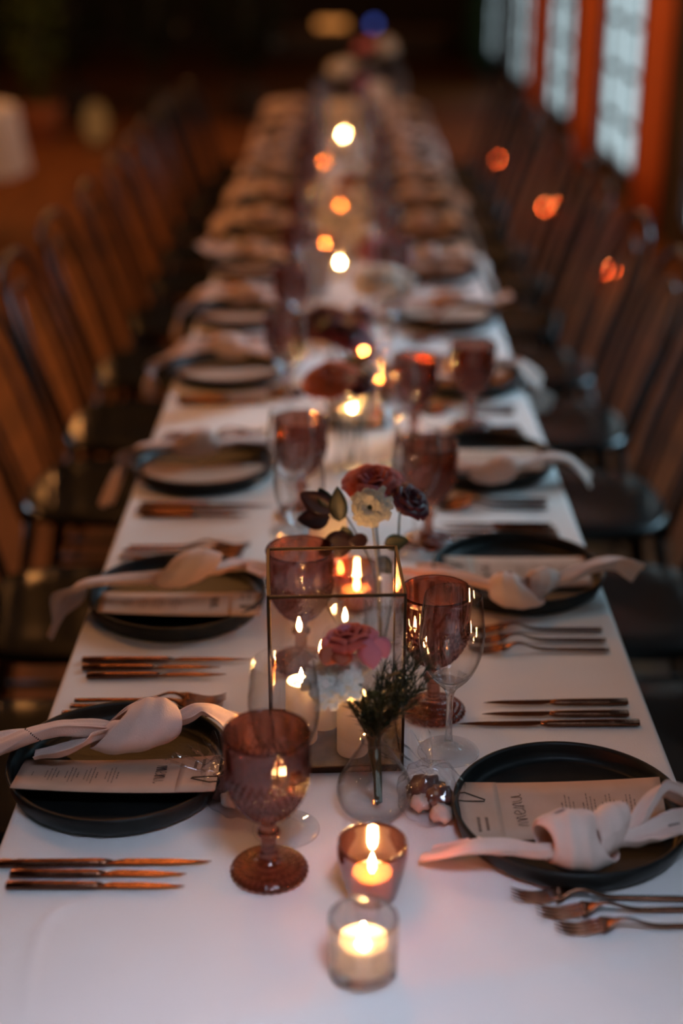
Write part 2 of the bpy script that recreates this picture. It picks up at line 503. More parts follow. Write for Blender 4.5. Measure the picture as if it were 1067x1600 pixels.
# ================================================================== MENU CARDS
def menu_card(corners, sag, label, detail=True):
    """corners: a (clip end, diner's-left), b (far end...), as world points: p00, p10, p11, p01; s runs from clip end to tail, t across (reading direction)"""
    p00, p10, p11, p01 = [Vector(c) for c in corners]
    org = (p00 + p10 + p11 + p01) / 4
    nrm = (p10 - p00).cross(p01 - p00).normalized()
    if nrm.z < 0: nrm = -nrm
    def pt(s_, t_, lift=0):
        p = (p00 * (1 - s_) + p10 * s_) * (1 - t_) + (p01 * (1 - s_) + p11 * s_) * t_
        return p + Vector((0, 0, -sag * 4 * s_ * (1 - s_))) + nrm * lift
    m = MB(); m.grid(lambda u, v: pt(u, v), 20, 4)
    root = thing('menu_card', org, label, 'menu', 'menu cards on the plates')
    m.build('card_sheet', 'card', root, origin=org, solid=.0007)
    if not detail: return root
    m = MB(); m.grid(lambda u, v: pt(-.006 + u * .20, .003 + v * .994, .0009), 6, 4)
    m.build('name_card', 'card', root, origin=org, solid=.0005)
    # paper clip: gold drop-shaped loop
    m = MB(); L = []
    loop = [(-.015, .22), (.03, .205), (.125, .335), (.12, .36), (.02, .36), (-.012, .345)] if detail != 'R' else [(-.015, .22), (.03, .205), (.125, .335), (.12, .36), (.02, .36), (-.012, .345)]
    for (s_, t_) in loop: L.append(pt(s_, t_, .0022))
    m.tube(L, .0007, 5)
    m.build('paper_clip', 'brass', root, origin=org)['label'] = 'drop-shaped brass paper clip'
    # handwritten menu
    def stroke(mm, pts, wdt=.0008, lift=.0016):
        P = [pt(s_, t_, lift) for s_, t_ in pts]
        mm.tube(P, wdt * .5, 4, flat=.3)
    wm = MB()
    word = {'m': [(0, 0), (.25, .75), (.45, .95), (.5, .2), (.5, 0), (.75, .8), (.95, .95), (1.0, .2), (1.0, 0), (1.25, .8), (1.45, .95), (1.5, .15), (1.7, 0)],
            'e': [(0, .4), (.55, .6), (.6, .9), (.3, 1.0), (.05, .6), (.1, .1), (.4, 0), (.75, .2)],
            'n': [(0, 0), (.2, .8), (.35, .95), (.3, .2), (.3, 0), (.6, .8), (.85, .95), (.85, .2), (1.05, 0)],
            'u': [(0, .95), (0, .3), (.25, 0), (.55, .2), (.75, .95), (.75, .2), (.95, 0), (1.2, .2)]}
    cur = 0; sx = .0095
    Ls = (p10 - p00).length; Lt = (p01 - p00).length
    strokes = []
    for ch in 'menu':
        adv = max(p[0] for p in word[ch])
        strokes.append([(cur + p[0], p[1]) for p in word[ch]]); cur += adv + .12
    tot = cur
    hgt = .0125; length = .060
    for st in strokes:
        pts = []
        for (a_, b_) in spline(st, 30):
            # reading along t, letter height against s
            tt = .5 - (a_ / tot - .5) * length / Lt + (b_ - .5) * .03
            ss = .285 - (b_ - .5) * hgt / Ls - (a_ / tot - .5) * (.018 if detail == 'R' else 0)
            pts.append((ss, tt if True else tt))
        stroke(wm, pts)
    wm.build('menu_lettering', 'ink', root, origin=org)
    # printed lines too small to read
    pm = MB(); rnd = random.Random(5)
    def word_line(s_, t0, t1, wd):
        t_ = t0
        while t_ < t1 - .01:
            e = min(t1, t_ + rnd.uniform(.02, .07))
            pm.add([pt(s_ - wd, t_, .0011), pt(s_ + wd, t_, .0011), pt(s_ + wd, e, .0011), pt(s_ - wd, e, .0011)], [(0, 1, 2, 3)])
            t_ = e + .012
    for k, s0 in enumerate((.50, .605, .70, .80)):
        for j in range(4):
            ln = (.22, .46, .42, .28)[j] * rnd.uniform(.85, 1.15)
            word_line(s0 + j * .019, .5 - ln / 2, .5 + ln / 2, .0026 if j else .0032)
    word_line(.925, .42, .56, .002)
    pm.build('printed_lines', 'ink_pale', root, origin=org, smooth=False)
    nm = MB(); pm = nm
    for s_ in (.075, .115): 
        t_ = .64
        while t_ < .86:
            e = t_ + rnd.uniform(.018, .03)
            nm.add([pt(s_ - .008, t_, .0019), pt(s_ + .008, t_, .0019), pt(s_ + .008, e, .0019), pt(s_ - .008, e, .0019)], [(0, 1, 2, 3)])
            t_ = e + .008
    nm.build('name_lettering', 'ink_pale', root, origin=org, smooth=False)
    return root
# right front card: clip end towards table centre, reading away from the camera would mirror -> t from far to near
menu_card((at(713, 1223, .022), at(1030, 1214, .026), at(1046, 1302, .016), at(729, 1312, .014)), .003,
          'menu card on the front right plate, clip end beside the wrapped sweets', 'R')
menu_card((at(334, 1236, .035), at(15, 1231, .035), at(40, 1186, .012), at(344, 1181, .012)), .004,
          'menu card lying flat on the front left black plate', 'L')
for side, DD, XX in (('left', LD, LX), ('right', RD, RXX)):
    for i, (d, x) in enumerate(zip(DD, XX)):
        if i == 0: continue
        sg = -1 if side == 'left' else 1
        z = .7508
        y0_, y1_ = (d - .095, d + .005) if side == 'left' else (d - .045, d + .055)
        # clip end inner
        xi, xo = x - sg * .112, x + sg * .112
        if side == 'right': c = [(xi, y1_, z + .017), (xo, y1_, z + .017), (xo, y0_, z + .012), (xi, y0_, z + .012)]
        else: c = [(xi, y0_, z + .014), (xo, y0_, z + .014), (xo, y1_, z + .013), (xi, y1_, z + .013)]
        if i < 2 and side == 'left':
            c = [at(405, 962, .030), at(152, 957, .030), at(160, 925, .012), at(408, 925, .012)]
        menu_card(c, .002, 'pinkish menu card on the plate, ' + short(side, i), detail=(True if i == 1 else False))

# ================================================================== NAPKINS
def ribbon(m, path, nu=30, nv=12, seed=0, fold=.006, freq=1.5):
    """path: (Vector pos, width, roll degrees, foldscale)"""
    P = spline([(*p[0], p[1], p[2], p[3]) for p in path], nu)
    C = [Vector(p[:3]) for p in P]
    Ws = []; Ns = []
    for i in range(nu + 1):
        t = (C[min(i + 1, nu)] - C[max(i - 1, 0)]).normalized()
        side = t.cross(Vector((0, 0, 1)))
        if side.length < .1: side = Vector((0, 1, 0))
        side.normalize(); n = side.cross(t).normalized()
        a = R(P[i][4])
        Ws.append(side * math.cos(a) + n * math.sin(a)); Ns.append(n * math.cos(a) - side * math.sin(a))
    def fn(u, v):
        i = min(nu, int(round(u * nu)))
        s_ = v * 2 - 1
        wd = P[i][3]; fo = P[i][5] * fold
        h = fo * math.sin(freq * PI * s_ + seed + u * 2.0) + fo * .5 * math.sin(3.7 * s_ * PI + seed * 2 + u * 5)
        h += .0022 * noise.noise(Vector((u * 5 + seed, s_ * 2.5, seed)))
        e = .002 * math.sin(u * 23 + seed) * abs(s_)
        return C[i] + Ws[i] * (s_ * wd / 2 + e * (1 if s_ > 0 else -1)) + Ns[i] * h
    m.grid(fn, nu, nv)

def knot(m, c, axis, w, ry, rz, skew=.3, seed=0, turns=1.12, roll=0):
    """a band of cloth wrapped once round the axis"""
    ax = Vector(axis).normalized(); sd = Vector((0, 0, 1)).cross(ax).normalized(); up = ax.cross(sd)
    c = Vector(c)
    def fn(u, v):
        ph = roll + u * 2 * PI * turns; s_ = v * 2 - 1
        pinch = 1 - .45 * abs(math.sin(ph * .5 + seed)) ** 3
        k = (1 - .30 * s_ * s_ - .08 * s_ ** 4) * (1 + .07 * u)
        k += .045 * math.sin(s_ * 9 + ph * 1.3 + seed) * (1 - pinch * .4) + .05 * noise.noise(Vector((u * 4, s_ * 2, seed)))
        along = s_ * w / 2 * pinch + skew * w * math.sin(ph)
        return c + ax * along + sd * (math.cos(ph) * ry * k) + up * (math.sin(ph) * rz * k)
    m.grid(fn, 44, 14)

def make_napkin(name, parts, label, stitches=None):
    org = None; root = None
    pts = [p[0] for kind, a in parts if kind == 'r' for p in a['path']] or [Vector((0, 0, 0))]
    org = sum((Vector(p) for p in pts), Vector()) / len(pts); org.z = min(p.z for p in pts)
    m = MB()
    for kind, a in parts:
        (ribbon if kind == 'r' else knot)(m, **a)
    root = m.build(name, 'napkin', origin=org, solid=.0016, sub=1)
    tag(root, label, 'napkin', 'knotted blush napkins on the plates')
    if stitches:
        s = MB()
        from mathutils.bvhtree import BVHTree
        bvh = BVHTree.FromPolygons([tuple(v) for v in m.v], m.f)
        for (a, b, n) in stitches:
            a = Vector(a); b = Vector(b)
            for k in range(n):
                p = a.lerp(b, (k + .5) / n)
                hit = bvh.ray_cast(CAM, (p - CAM).normalized())
                if hit[0] is None: continue
                p = hit[0]; s.box(p + (CAM - p).normalized() * .0012, (.0013, .0024, .0012))
        s.build('hemstitch', 'stitch', root, origin=org)
    return root

A = at
make_napkin('napkin', [
    ('r', dict(path=[(A(-22, 1168, .030), .060, 12, .6), (A(30, 1152, .040), .088, 20, .8), (A(85, 1138, .050), .084, 30, 1.0), (A(130, 1136, .050), .052, 30, 1.2), (A(172, 1138, .044), .018, 20, 1)], seed=.6, nv=14, fold=.008)),
    ('r', dict(path=[(A(55, 1178, .030), .026, 10, .6), (A(105, 1168, .038), .050, 20, .8), (A(140, 1150, .044), .036, 20, 1.), (A(180, 1142, .044), .014, 10, 1)], seed=2.1)),
    ('k', dict(c=A(222, 1132, .052), axis=(1, .12, .10), w=.105, ry=.032, rz=.030, skew=.14, seed=1.0)),
    ('k', dict(c=A(186, 1148, .040), axis=(1, -.5, -.1), w=.036, ry=.016, rz=.018, skew=.1, seed=2.4)),
    ('r', dict(path=[(A(262, 1128, .048), .020, 0, 1), (A(290, 1116, .060), .034, 8, 1.2), (A(318, 1106, .066), .064, 20, .8), (A(352, 1120, .055), .078, 16, .7), (A(385, 1145, .036), .070, 0, .6)], seed=1.3, fold=.006)),
], 'blush napkin with a wide puffed knot, on the front left plate',
    stitches=[(A(30, 1132, .048), A(64, 1158, .050), 12)])
make_napkin('napkin', [
    ('r', dict(path=[(A(664, 1334, .006), .034, 10, .3), (A(700, 1328, .020), .052, 14, .5), (A(745, 1318, .036), .050, 18, .8), (A(790, 1320, .036), .042, 20, 1.0), (A(840, 1328, .038), .024, 20, 1.2), (A(880, 1326, .044), .016, 20, 1)], seed=.4)),
    ('k', dict(c=A(900, 1314, .045), axis=(1, .06, 0), w=.088, ry=.028, rz=.034, skew=-.08, seed=.3, roll=.5)),
    ('k', dict(c=A(945, 1298, .052), axis=(.75, .65, .2), w=.050, ry=.020, rz=.024, skew=.2, seed=2.0, roll=2)),
    ('r', dict(path=[(A(960, 1305, .046), .016, 0, 1), (A(985, 1290, .050), .020, 20, 1.2), (A(1008, 1258, .066), .026, 40, 1.2), (A(1034, 1232, .076), .034, 60, 1.0), (A(1062, 1238, .070), .040, 50, 1.0), (A(1090, 1262, .05), .04, 30, 1)], seed=1.0)),
    ('r', dict(path=[(A(960, 1312, .044), .018, 0, 1), (A(1000, 1304, .046), .030, 0, 1.2), (A(1040, 1292, .050), .044, -8, 1.4), (A(1085, 1280, .045), .050, -10, 1.0)], seed=2.0)),
], 'blush napkin with twisted knot over the front right plate, one end looped upward',
    stitches=[(A(1044, 1290, .058), A(1062, 1286, .058), 5)])
make_napkin('napkin', [
    ('r', dict(path=[(A(78, 995, -.05), .030, 30, .8), (A(97, 950, -.005), .046, 40, .8), (A(122, 915, .040), .050, 20, .8), (A(175, 905, .045), .044, 14, 1), (A(235, 902, .045), .030, 10, 1.2), (A(290, 895, .05), .022, 0, 1)], seed=.8)),
    ('k', dict(c=A(292, 888, .055), axis=(1, .15, .1), w=.085, ry=.024, rz=.026, skew=.2, seed=1.6)),
    ('r', dict(path=[(A(318, 892, .05), .022, 0, 1), (A(350, 885, .050), .044, 10, 1), (A(385, 884, .042), .055, 10, 1), (A(418, 895, .036), .05, 0, 1)], seed=2.5)),
], 'blush napkin drooping off the table edge, second left place setting from the front')
make_napkin('napkin', [
    ('r', dict(path=[(A(635, 888, .012), .045, 0, .6), (A(680, 892, .034), .050, 4, .8), (A(730, 902, .042), .042, 8, 1.0), (A(775, 915, .045), .026, 10, 1)], seed=.2)),
    ('k', dict(c=A(800, 922, .048), axis=(1, -.1, 0), w=.075, ry=.024, rz=.026, skew=-.15, seed=.9, roll=.4)),
    ('k', dict(c=A(842, 912, .046), axis=(1, .5, 0), w=.05, ry=.018, rz=.022, skew=.1, seed=2.2, roll=1)),
    ('r', dict(path=[(A(845, 914, .044), .02, 0, 1), (A(885, 900, .052), .030, 10, 1), (A(925, 884, .060), .040, 20, 1), (A(962, 880, .056), .052, 24, 1.4), (A(992, 894, .040), .050, 20, 1.8)], seed=1.5, fold=.008)),
], 'blush napkin with knot reaching past the table edge, second right place setting from the front')
make_napkin('napkin', [
    ('r', dict(path=[(A(165, 790, -.06), .028, 30, .8), (A(190, 730, -.01), .045, 30, .8), (A(215, 700, .035), .055, 15, .8), (A(260, 694, .045), .046, 10, 1), (A(305, 694, .046), .026, 0, 1)], seed=.5)),
    ('k', dict(c=A(312, 690, .052), axis=(1, .1, 0), w=.085, ry=.026, rz=.028, skew=.1, seed=.7)),
    ('r', dict(path=[(A(335, 693, .046), .026, 0, 1), (A(370, 688, .045), .06, 10, 1), (A(425, 690, .036), .07, 0, 1)], seed=1.9)),
], 'blush napkin trailing over the table edge, third left place setting from the front')
make_napkin('napkin', [
    ('r', dict(path=[(A(702, 728, .03), .055, 0, .8), (A(735, 728, .04), .045, 0, 1), (A(770, 732, .045), .028, 0, 1)], seed=.5)),
    ('k', dict(c=A(778, 732, .05), axis=(1, -.2, 0), w=.075, ry=.024, rz=.028, skew=.2, seed=1.1)),
    ('r', dict(path=[(A(795, 728, .046), .026, 0, 1), (A(840, 718, .050), .046, 10, 1), (A(885, 718, .045), .055, 0, .7), (A(922, 752, .0), .048, -20, .6)], seed=2.9)),
], 'blush napkin with a rounded end hanging past the edge, third right setting from the front')

def generic_napkin(side, d, x, i):
    rnd = random.Random(100 + i * 2 + (side == 'left'))
    sg = -1 if side == 'left' else 1
    off = .055 if side == 'left' else .0
    z = .7508 + .045
    def q(dx, dy, dz): return Vector((x + sg * dx, d + off + dy, z + dz))
    j = lambda s: rnd.uniform(-s, s)
    path_in = [(q(-.165 + j(.02), j(.02), -.022), .075, 0, .6), (q(-.11, j(.015), -.008), .085, 8, .8), (q(-.06, j(.01), 0), .06, 10, 1), (q(-.01, 0, 0), .022, 0, 1)]
    up = rnd.random() < .4
    path_out = [(q(.01, 0, 0), .022, 0, 1), (q(.06, j(.02), .012), .06, 10, 1), (q(.125, j(.03), .015 if up else .002), .08, 10, .8),
                (q(.17 + j(.01), j(.03), .03 if up else -.05), .065, 0, .7)]
    if not up: path_out.append((q(.19, .01 + j(.02), -.12), .03, 0, .7))
    make_napkin('napkin', [
        ('r', dict(path=path_in, seed=rnd.uniform(0, 6), nu=20, nv=8)), ('r', dict(path=path_out, seed=rnd.uniform(0, 6), nu=20, nv=8)),
        ('k', dict(c=q(0, 0, .006), axis=(1, j(.3), 0), w=.085, ry=.027, rz=.03, skew=j(.2), seed=rnd.uniform(0, 6)))],
        'blush knotted napkin, ' + short(side, i))
for side, DD, XX in (('left', LD, LX), ('right', RD, RXX)):
    for i in range(3, 13): generic_napkin(side, DD[i], XX[i], i)

# ================================================================== CUTLERY
def knife_mesh(L):
    h = MB()   # handle, along +x, tip at x = 0 ... handle end at L
    hs = [(L * .46, .0028, .0022), (L * .50, .0042, .0034), (L * .6, .0045, .0036), (L * .85, .0048, .0038), (L * .995, .0050, .0038), (L, .0044, .0030)]
    vs = []
    for (x, w_, t_) in hs:
        for k in range(8):
            a = 2 * PI * k / 8 + PI / 8
            vs.append((x, w_ * math.cos(a) * 1.25, .0045 + t_ * math.sin(a) * 1.15))
    fs = [(i * 8 + k, i * 8 + (k + 1) % 8, (i + 1) * 8 + (k + 1) % 8, (i + 1) * 8 + k) for i in range(len(hs) - 1) for k in range(8)]
    fs += [tuple(range(7, -1, -1)), tuple(len(vs) - 8 + k for k in range(8))]
    h.add(vs, fs)
    b = MB(); bl = []
    n = 12
    for i in range(n + 1):
        u = i / n; x = L * .48 * u
        top = .0045; bot = -.0055 * math.sin(min(1, u * 1.6) * PI / 2) * (1 if u < .85 else 1 - (u - .85) / .15 * .8)
        top = top * min(1, (u * 3) ** .6 + .05)
        bl.append((x, bot if i else -.0002, top if i else .0002, .0006 + .0008 * u))
    vs = []
    for (x, b0, t0, th) in bl:
        vs += [(x, b0, .0045 - th * .3), (x, t0, .0045 - th), (x, t0, .0045 + th), (x, b0, .0045 + th * .3)]
    fs = [(i * 4 + k, i * 4 + (k + 1) % 4, (i + 1) * 4 + (k + 1) % 4, (i + 1) * 4 + k) for i in range(n) for k in range(4)]
    fs += [(3, 2, 1, 0), tuple(len(vs) - 4 + k for k in range(4))]
    b.add(vs, fs)
    return h, b

def fork_mesh(L):
    h = MB(); n = 22; vs = []
    HL = L * .40
    for i in range(n + 1):
        u = i / n; x = L * .24 + (L * .76) * u
        wd = .0115 * math.exp(-(u / .075) ** 2) + .0026 + .0022 * u
        z = .004 + .010 * math.exp(-((u - .16) / .13) ** 2)
        th = .0013 + .0008 * u
        vs += [(x, -wd, z), (x, -wd * .5, z - th), (x, wd * .5, z - th), (x, wd, z), (x, wd * .5, z + th), (x, -wd * .5, z + th)]
    fs = [(i * 6 + k, i * 6 + (k + 1) % 6, (i + 1) * 6 + (k + 1) % 6, (i + 1) * 6 + k) for i in range(n) for k in range(6)]
    fs += [(5, 4, 3, 2, 1, 0), tuple(len(vs) - 6 + k for k in range(6))]
    h.add(vs, fs)
    ts = []
    for k in range(4):
        t = MB(); yy = (-1.5 + k) * .0058
        pts = [(L * .27, yy * .8, .0095), (L * .20, yy, .005), (L * .12, yy, .0022), (L * .05, yy * .97, .004), (0, yy * .9, .0085)]
        t.tube(spline(pts, 8), [.0022, .0021, .002, .0019, .0018, .0017, .0015, .0012, .0006], 6, flat=.6)
        ts.append(t)
    return h, ts

def make_knife(L):
    r = thing('dinner_knife', (0, 0, 0), 'k', 'knife')
    h, b = knife_mesh(L)
    h.build('handle', 'copper', r); b.build('blade', 'copper', r, smooth=False)
    return r
def make_fork(L):
    r = thing('dinner_fork', (0, 0, 0), 'f', 'fork')
    h, ts = fork_mesh(L)
    h.build('handle', 'copper', r)
    for t in ts: t.build('tine', 'copper', r)
    return r
def flat_copy(name, mbs):
    m = MB()
    for q in mbs: m.add(q.v, q.f)
    return m.build(name, 'copper', origin=(0, 0, 0))
K1, K2, F1 = make_knife(.235), make_knife(.190), make_fork(.200)
h, b = knife_mesh(.21); KF = flat_copy('dinner_knife', [h, b]); tag(KF, 'x', 'knife')
h, ts = fork_mesh(.20); FF = flat_copy('dinner_fork', [h] + ts); tag(FF, 'x', 'fork')
used = set()
def put(o, tip, ang, label, group):
    if o.name not in used and o not in used:
        used.add(o); used.add(o.name); c = o
        c.location = tip; c.rotation_euler = (0, 0, ang); c['label'] = label; c['group'] = group
        return c
    return dup(o, tip, ang, label, group)
POS = ['nearest the plate', 'in the middle', 'farthest from the plate']
rnd = random.Random(3)
for side, DD in (('left', LD), ('right', RD)):
    sg = -1 if side == 'left' else 1
    for i, d in enumerate(DD):
        for kind in ('knife', 'fork'):
            # right diners: forks nearer the camera, knives beyond; left diners the reverse
            dirn = (1 if kind == 'knife' else -1) if side == 'right' else (-1 if kind == 'knife' else 1)
            for k in range(3):
                near = i < 3
                src = (K1 if k == 0 else K2) if kind == 'knife' else F1
                if not near: src = KF if kind == 'knife' else FF
                L = (.235 if k == 0 else .19) if kind == 'knife' else .2
                if not near: L = .21 if kind == 'knife' else .20
                base = .178 if kind == 'knife' else .172
                yy = d + dirn * (base + .021 * k) + rnd.uniform(-.002, .002)
                xo = .362 - .004 * k + rnd.uniform(-.004, .004)
                ang = rnd.uniform(-.03, .03)
                if side == 'right' and i == 0 and kind == 'knife':
                    yy = [1.578, 1.603, 1.632][k]; xo = [at(998, 1133).x, at(981, 1118).x, at(979, 1098).x][k]; ang = [.02, .015, .02][k]
                if side == 'left' and i == 0 and kind == 'knife':
                    yy = [1.290, 1.268, 1.247][k]; xo = [.375, .375, .375][k]; L_ = L; ang = [.02, -.0, -.005][k]
                    xo = -(at([328, 292, 292][k], 1370).x) + L
                if side == 'right' and i == 0 and kind == 'fork':
                    yy = [1.232, 1.205, 1.180][k]; xo = at([800, 835, 858][k], 1420).x + L; ang = [-.03, .03, .02][k]
                if side == 'right' and i == 1 and kind == 'fork':
                    yy = [1.845, 1.812, 1.783][k]; xo = at(948, 1010).x
                if side == 'left' and i == 0 and kind == 'fork': yy = [1.607, 1.625, 1.643][k]
                tipx = sg * (xo - L)
                lab = 'rose-gold %s %s, %s' % (kind, POS[k], short(side, i))
                put(src, (tipx, yy, .7505), (0 if sg > 0 else PI) + ang, lab, 'rose-gold %s by the plates' % ('knives' if kind == 'knife' else 'forks'))

# ================================================================== GLASSES
def wine_glass():
    m = MB()
    prof = [(0, .0005), (.030, .0005), (.0385, .001), (.0388, .0018), (.034, .0026), (.020, .0042), (.009, .0085), (.0052, .016), (.0040, .030),
            (.0038, .055), (.0042, .078), (.0060, .088), (.0120, .095), (.022, .104), (.0315, .120), (.0375, .138), (.0400, .156), (.0395, .174),
            (.0372, .194), (.0345, .2155), (.0340, .2168), (.0334, .2155), (.0362, .194), (.0385, .174), (.0390, .156), (.0365, .138),
            (.0305, .121), (.021, .1065), (.010, .0995), (0, .098)]
    m.lathe(prof, 48)
    o = m.build('wine_glass', 'clear', sub=1)
    o.data.materials.append(MT['thick'])
    for p in o.data.polygons:
        if max(math.hypot(o.data.vertices[i].co.x, o.data.vertices[i].co.y) for i in p.vertices) < .0235 and .0038 < p.center.z < .106: p.material_index = 1
    return o
def goblet(mat='goblet'):
    m = MB(); outer = []; inner = []
    key = [(0, .0), (.034, .0), (.0412, .002), (.0418, .005), (.038, .0085), (.028, .012), (.016, .016), (.0100, .022), (.0088, .032), (.0086, .042), (.0092, .047),
           (.0124, .0495), (.0130, .0525), (.0124, .0555), (.0092, .058), (.0088, .063), (.0115, .0685), (.0200, .0765), (.0300, .0885), (.0385, .104), (.0430, .122), (.0448, .140),
           (.0455, .158), (.0458, .168), (.0468, .1735), (.0455, .1765)]
    o_ = spline(key, 190)
    inn = spline([(.0440, .1755), (.0425, .168), (.0418, .150), (.0398, .122), (.0345, .104), (.0255, .0905), (.014, .0825), (0, .0805)], 24)
    prof = list(o_) + list(inn)
    no = len(o_)
    def fn(t, i, r, z):
        if i < no and r > .001:
            if .070 < z < .138:      # diamond lattice
                a = 16 * t; b = (z - .07) / .0085 * PI * .5
                f = abs(math.sin((a + b) / 1.0)) * abs(math.sin((a - b) / 1.0))
                amp = .0050 * min(1, (z - .07) / .008) * min(1, (.140 - z) / .010)
                r += amp * (f - .3)
            elif .138 <= z < .168:   # broad flutes
                r += .0005 * math.cos(14 * t)
            if z < .016 and r > .014:   # beaded foot
                f = abs(math.sin(16 * t)) * abs(math.sin(r / .0042 * PI * .5))
                z += .0012 * f
                if r > .035: r += .0007 * math.cos(32 * t)
        return r, z
    m.lathe(prof, 192, fn)
    return m.build('goblet', mat)
WG = wine_glass(); tag(WG, 'x', 'wine glass'); GB = goblet(); tag(GB, 'x', 'goblet')
GB2 = None
WPOS = {('left', 0): at(447, 1297), ('right', 0): at(700, 1176), ('left', 1): Vector((-.068, 2.02, .75)), ('right', 1): at(648, 866)}
GPOS = {('left', 0): at(421, 1363), ('right', 0): at(676, 1113), ('left', 1): Vector((-.0590, 1.745, .75)), ('right', 1): at(668, 848), ('left', 2): Vector((-.074, 2.29, .75)),
        ('right', 3): at(735, 668)}
rnd = random.Random(11)
for side, DD in (('left', LD), ('right', RD)):
    sg = -1 if side == 'left' else 1
    for i, d in enumerate(DD):
        base_d = d + (.16 if side == 'right' else -.17)
        g = GPOS.get((side, i), Vector((sg * (.125 + rnd.uniform(0, .02)) , base_d + rnd.uniform(-.02, .02), .75)))
        wpos = WPOS.get((side, i), Vector((sg * (.085 + rnd.uniform(0, .03)), base_d - .13 + rnd.uniform(-.02, .02), .75)))
        g = Vector((g.x, g.y, .7506)); wpos = Vector((wpos.x, wpos.y, .7506))
        put(GB, g, rnd.uniform(0, 6), 'rose pressed-glass goblet with diamond pattern, ' + short(side, i), 'pressed-glass goblets')
        put(WG, wpos, 0, 'clear stemmed wine glass, ' + short(side, i), 'clear wine glasses')
        if (side, i) == ('left', 2):
            pass

# ================================================================== CANDLES
def flame_mb(s=1.0, z0=0.0, n=10):
    m = MB()
    m.lathe([(0, z0), (.0022 * s, z0 + .0015 * s), (.0036 * s, z0 + .005 * s), (.0038 * s, z0 + .008 * s), (.0028 * s, z0 + .013 * s), (.0014 * s, z0 + .018 * s), (0, z0 + .022 * s)], n)
    return m
def pillar(loc, r, h, label, mat='flame', fs=1.0, group='pillar candles in the glass lantern', n=28, name='pillar_candle'):
    root = thing(name, loc, label, 'candle', group)
    m = MB(); m.lathe([(0, 0), (r * .96, 0), (r, .002), (r, h - .003), (r * .97, h), (r * .88, h - .001), (r * .80, h - .007), (r * .55, h - .009), (0, h - .010)], n)
    m.build('wax', 'wax', root)
    m = MB(); m.tube([(0, 0, h - .011), (.0004, 0, h - .005), (.0010, 0, h)], .0007, 5); m.build('wick', 'wick', root)
    flame_mb(fs, h - .0035).build('flame', mat, root)
    return root

# --- the big lantern
LW, LDp, LH = .158, .136, .238
lr = R(2.7)
c0 = at(526.5, 1207)
lc = Vector((c0.x, c0.y, .7508)) + Vector((-math.sin(lr) * LDp / 2, math.cos(lr) * LDp / 2, 0))
def lantern(loc, rz, W_, D_, H_, label, bar=.0034):
    root = thing('glass_lantern', loc, label, 'lantern', None, rz)
    hx, hy = W_ / 2, D_ / 2
    m = MB(); m.box((0, 0, .004), (W_, D_, .006)); m.build('base_tray', 'tray', root, smooth=False)
    m = MB()
    for sx in (-1, 1):
        for sy in (-1, 1): m.box((sx * hx, sy * hy, H_ / 2), (bar, bar, H_))
    for z in (.004, H_ - bar / 2):
        for sy in (-1, 1): m.box((0, sy * hy, z), (W_ + bar, bar, bar if z > .01 else .008))
        for sx in (-1, 1): m.box((sx * hx, 0, z), (bar, D_ + bar, bar if z > .01 else .008))
    m.build('frame', 'brass', root, smooth=False, bevel=.0005)
    for sx, sy in ((-1, 0), (1, 0), (0, -1), (0, 1)):
        m = MB()
        hb = (H_ - .014) / 2
        if sx: m.box((sx * hx, 0, .009 + hb), (.0012, D_ - bar, 2 * hb))
        else: m.box((0, sy * hy, .009 + hb), (W_ - bar, .0012, 2 * hb))
        m.build('glass_pane', 'pane', root, smooth=False)
    return root
lantern(lc, lr, LW, LDp, LH, 'brass-framed clear glass box lantern with three lit pillar candles, table centre')
lz = .7508 + .0072
pA = at_y(471, 1100, 1.538); pillar((pA.x, 1.538, lz), .0195, .083, 'lit white pillar candle at the left inside the glass lantern')
pB = at_y(505, 1100, 1.570); pillar((pB.x, 1.574, lz), .0195, .066, 'lit pillar candle behind the white flower inside the glass lantern')
pC = at_y(551, 1140, 1.508); pillar((pC.x, 1.510, lz), .0195, .080, 'lit pillar candle at the right front inside the glass lantern')

# --- small lantern further on
l2 = Vector((at(556, 672).x, 2.80, .7508))
lantern(l2, .05, .115, .11, .125, 'smaller glass lantern with two low candles, beyond the orange rose', .003)
pillar((l2.x - .008, 2.768, lz), .024, .026, 'low lit candle at the front of the smaller lantern', 'flame_far', 1.1, 'low candles in the smaller lantern', 20)
pillar((l2.x + .004, 2.835, lz), .026, .056, 'low lit candle at the back of the smaller lantern', 'flame_far', 1.1, 'low candles in the smaller lantern', 20)
l3 = Vector((at(536, 240).x, 6.35, .7508))
lantern(l3, -.1, .15, .14, .20, 'far glass lantern glowing near the far end of the table', .004)
pillar((l3.x, 6.35, lz), .035, .09, 'lit pillar candle inside the far glowing lantern', 'flame_far', .95, 'far pillar candles', 16)

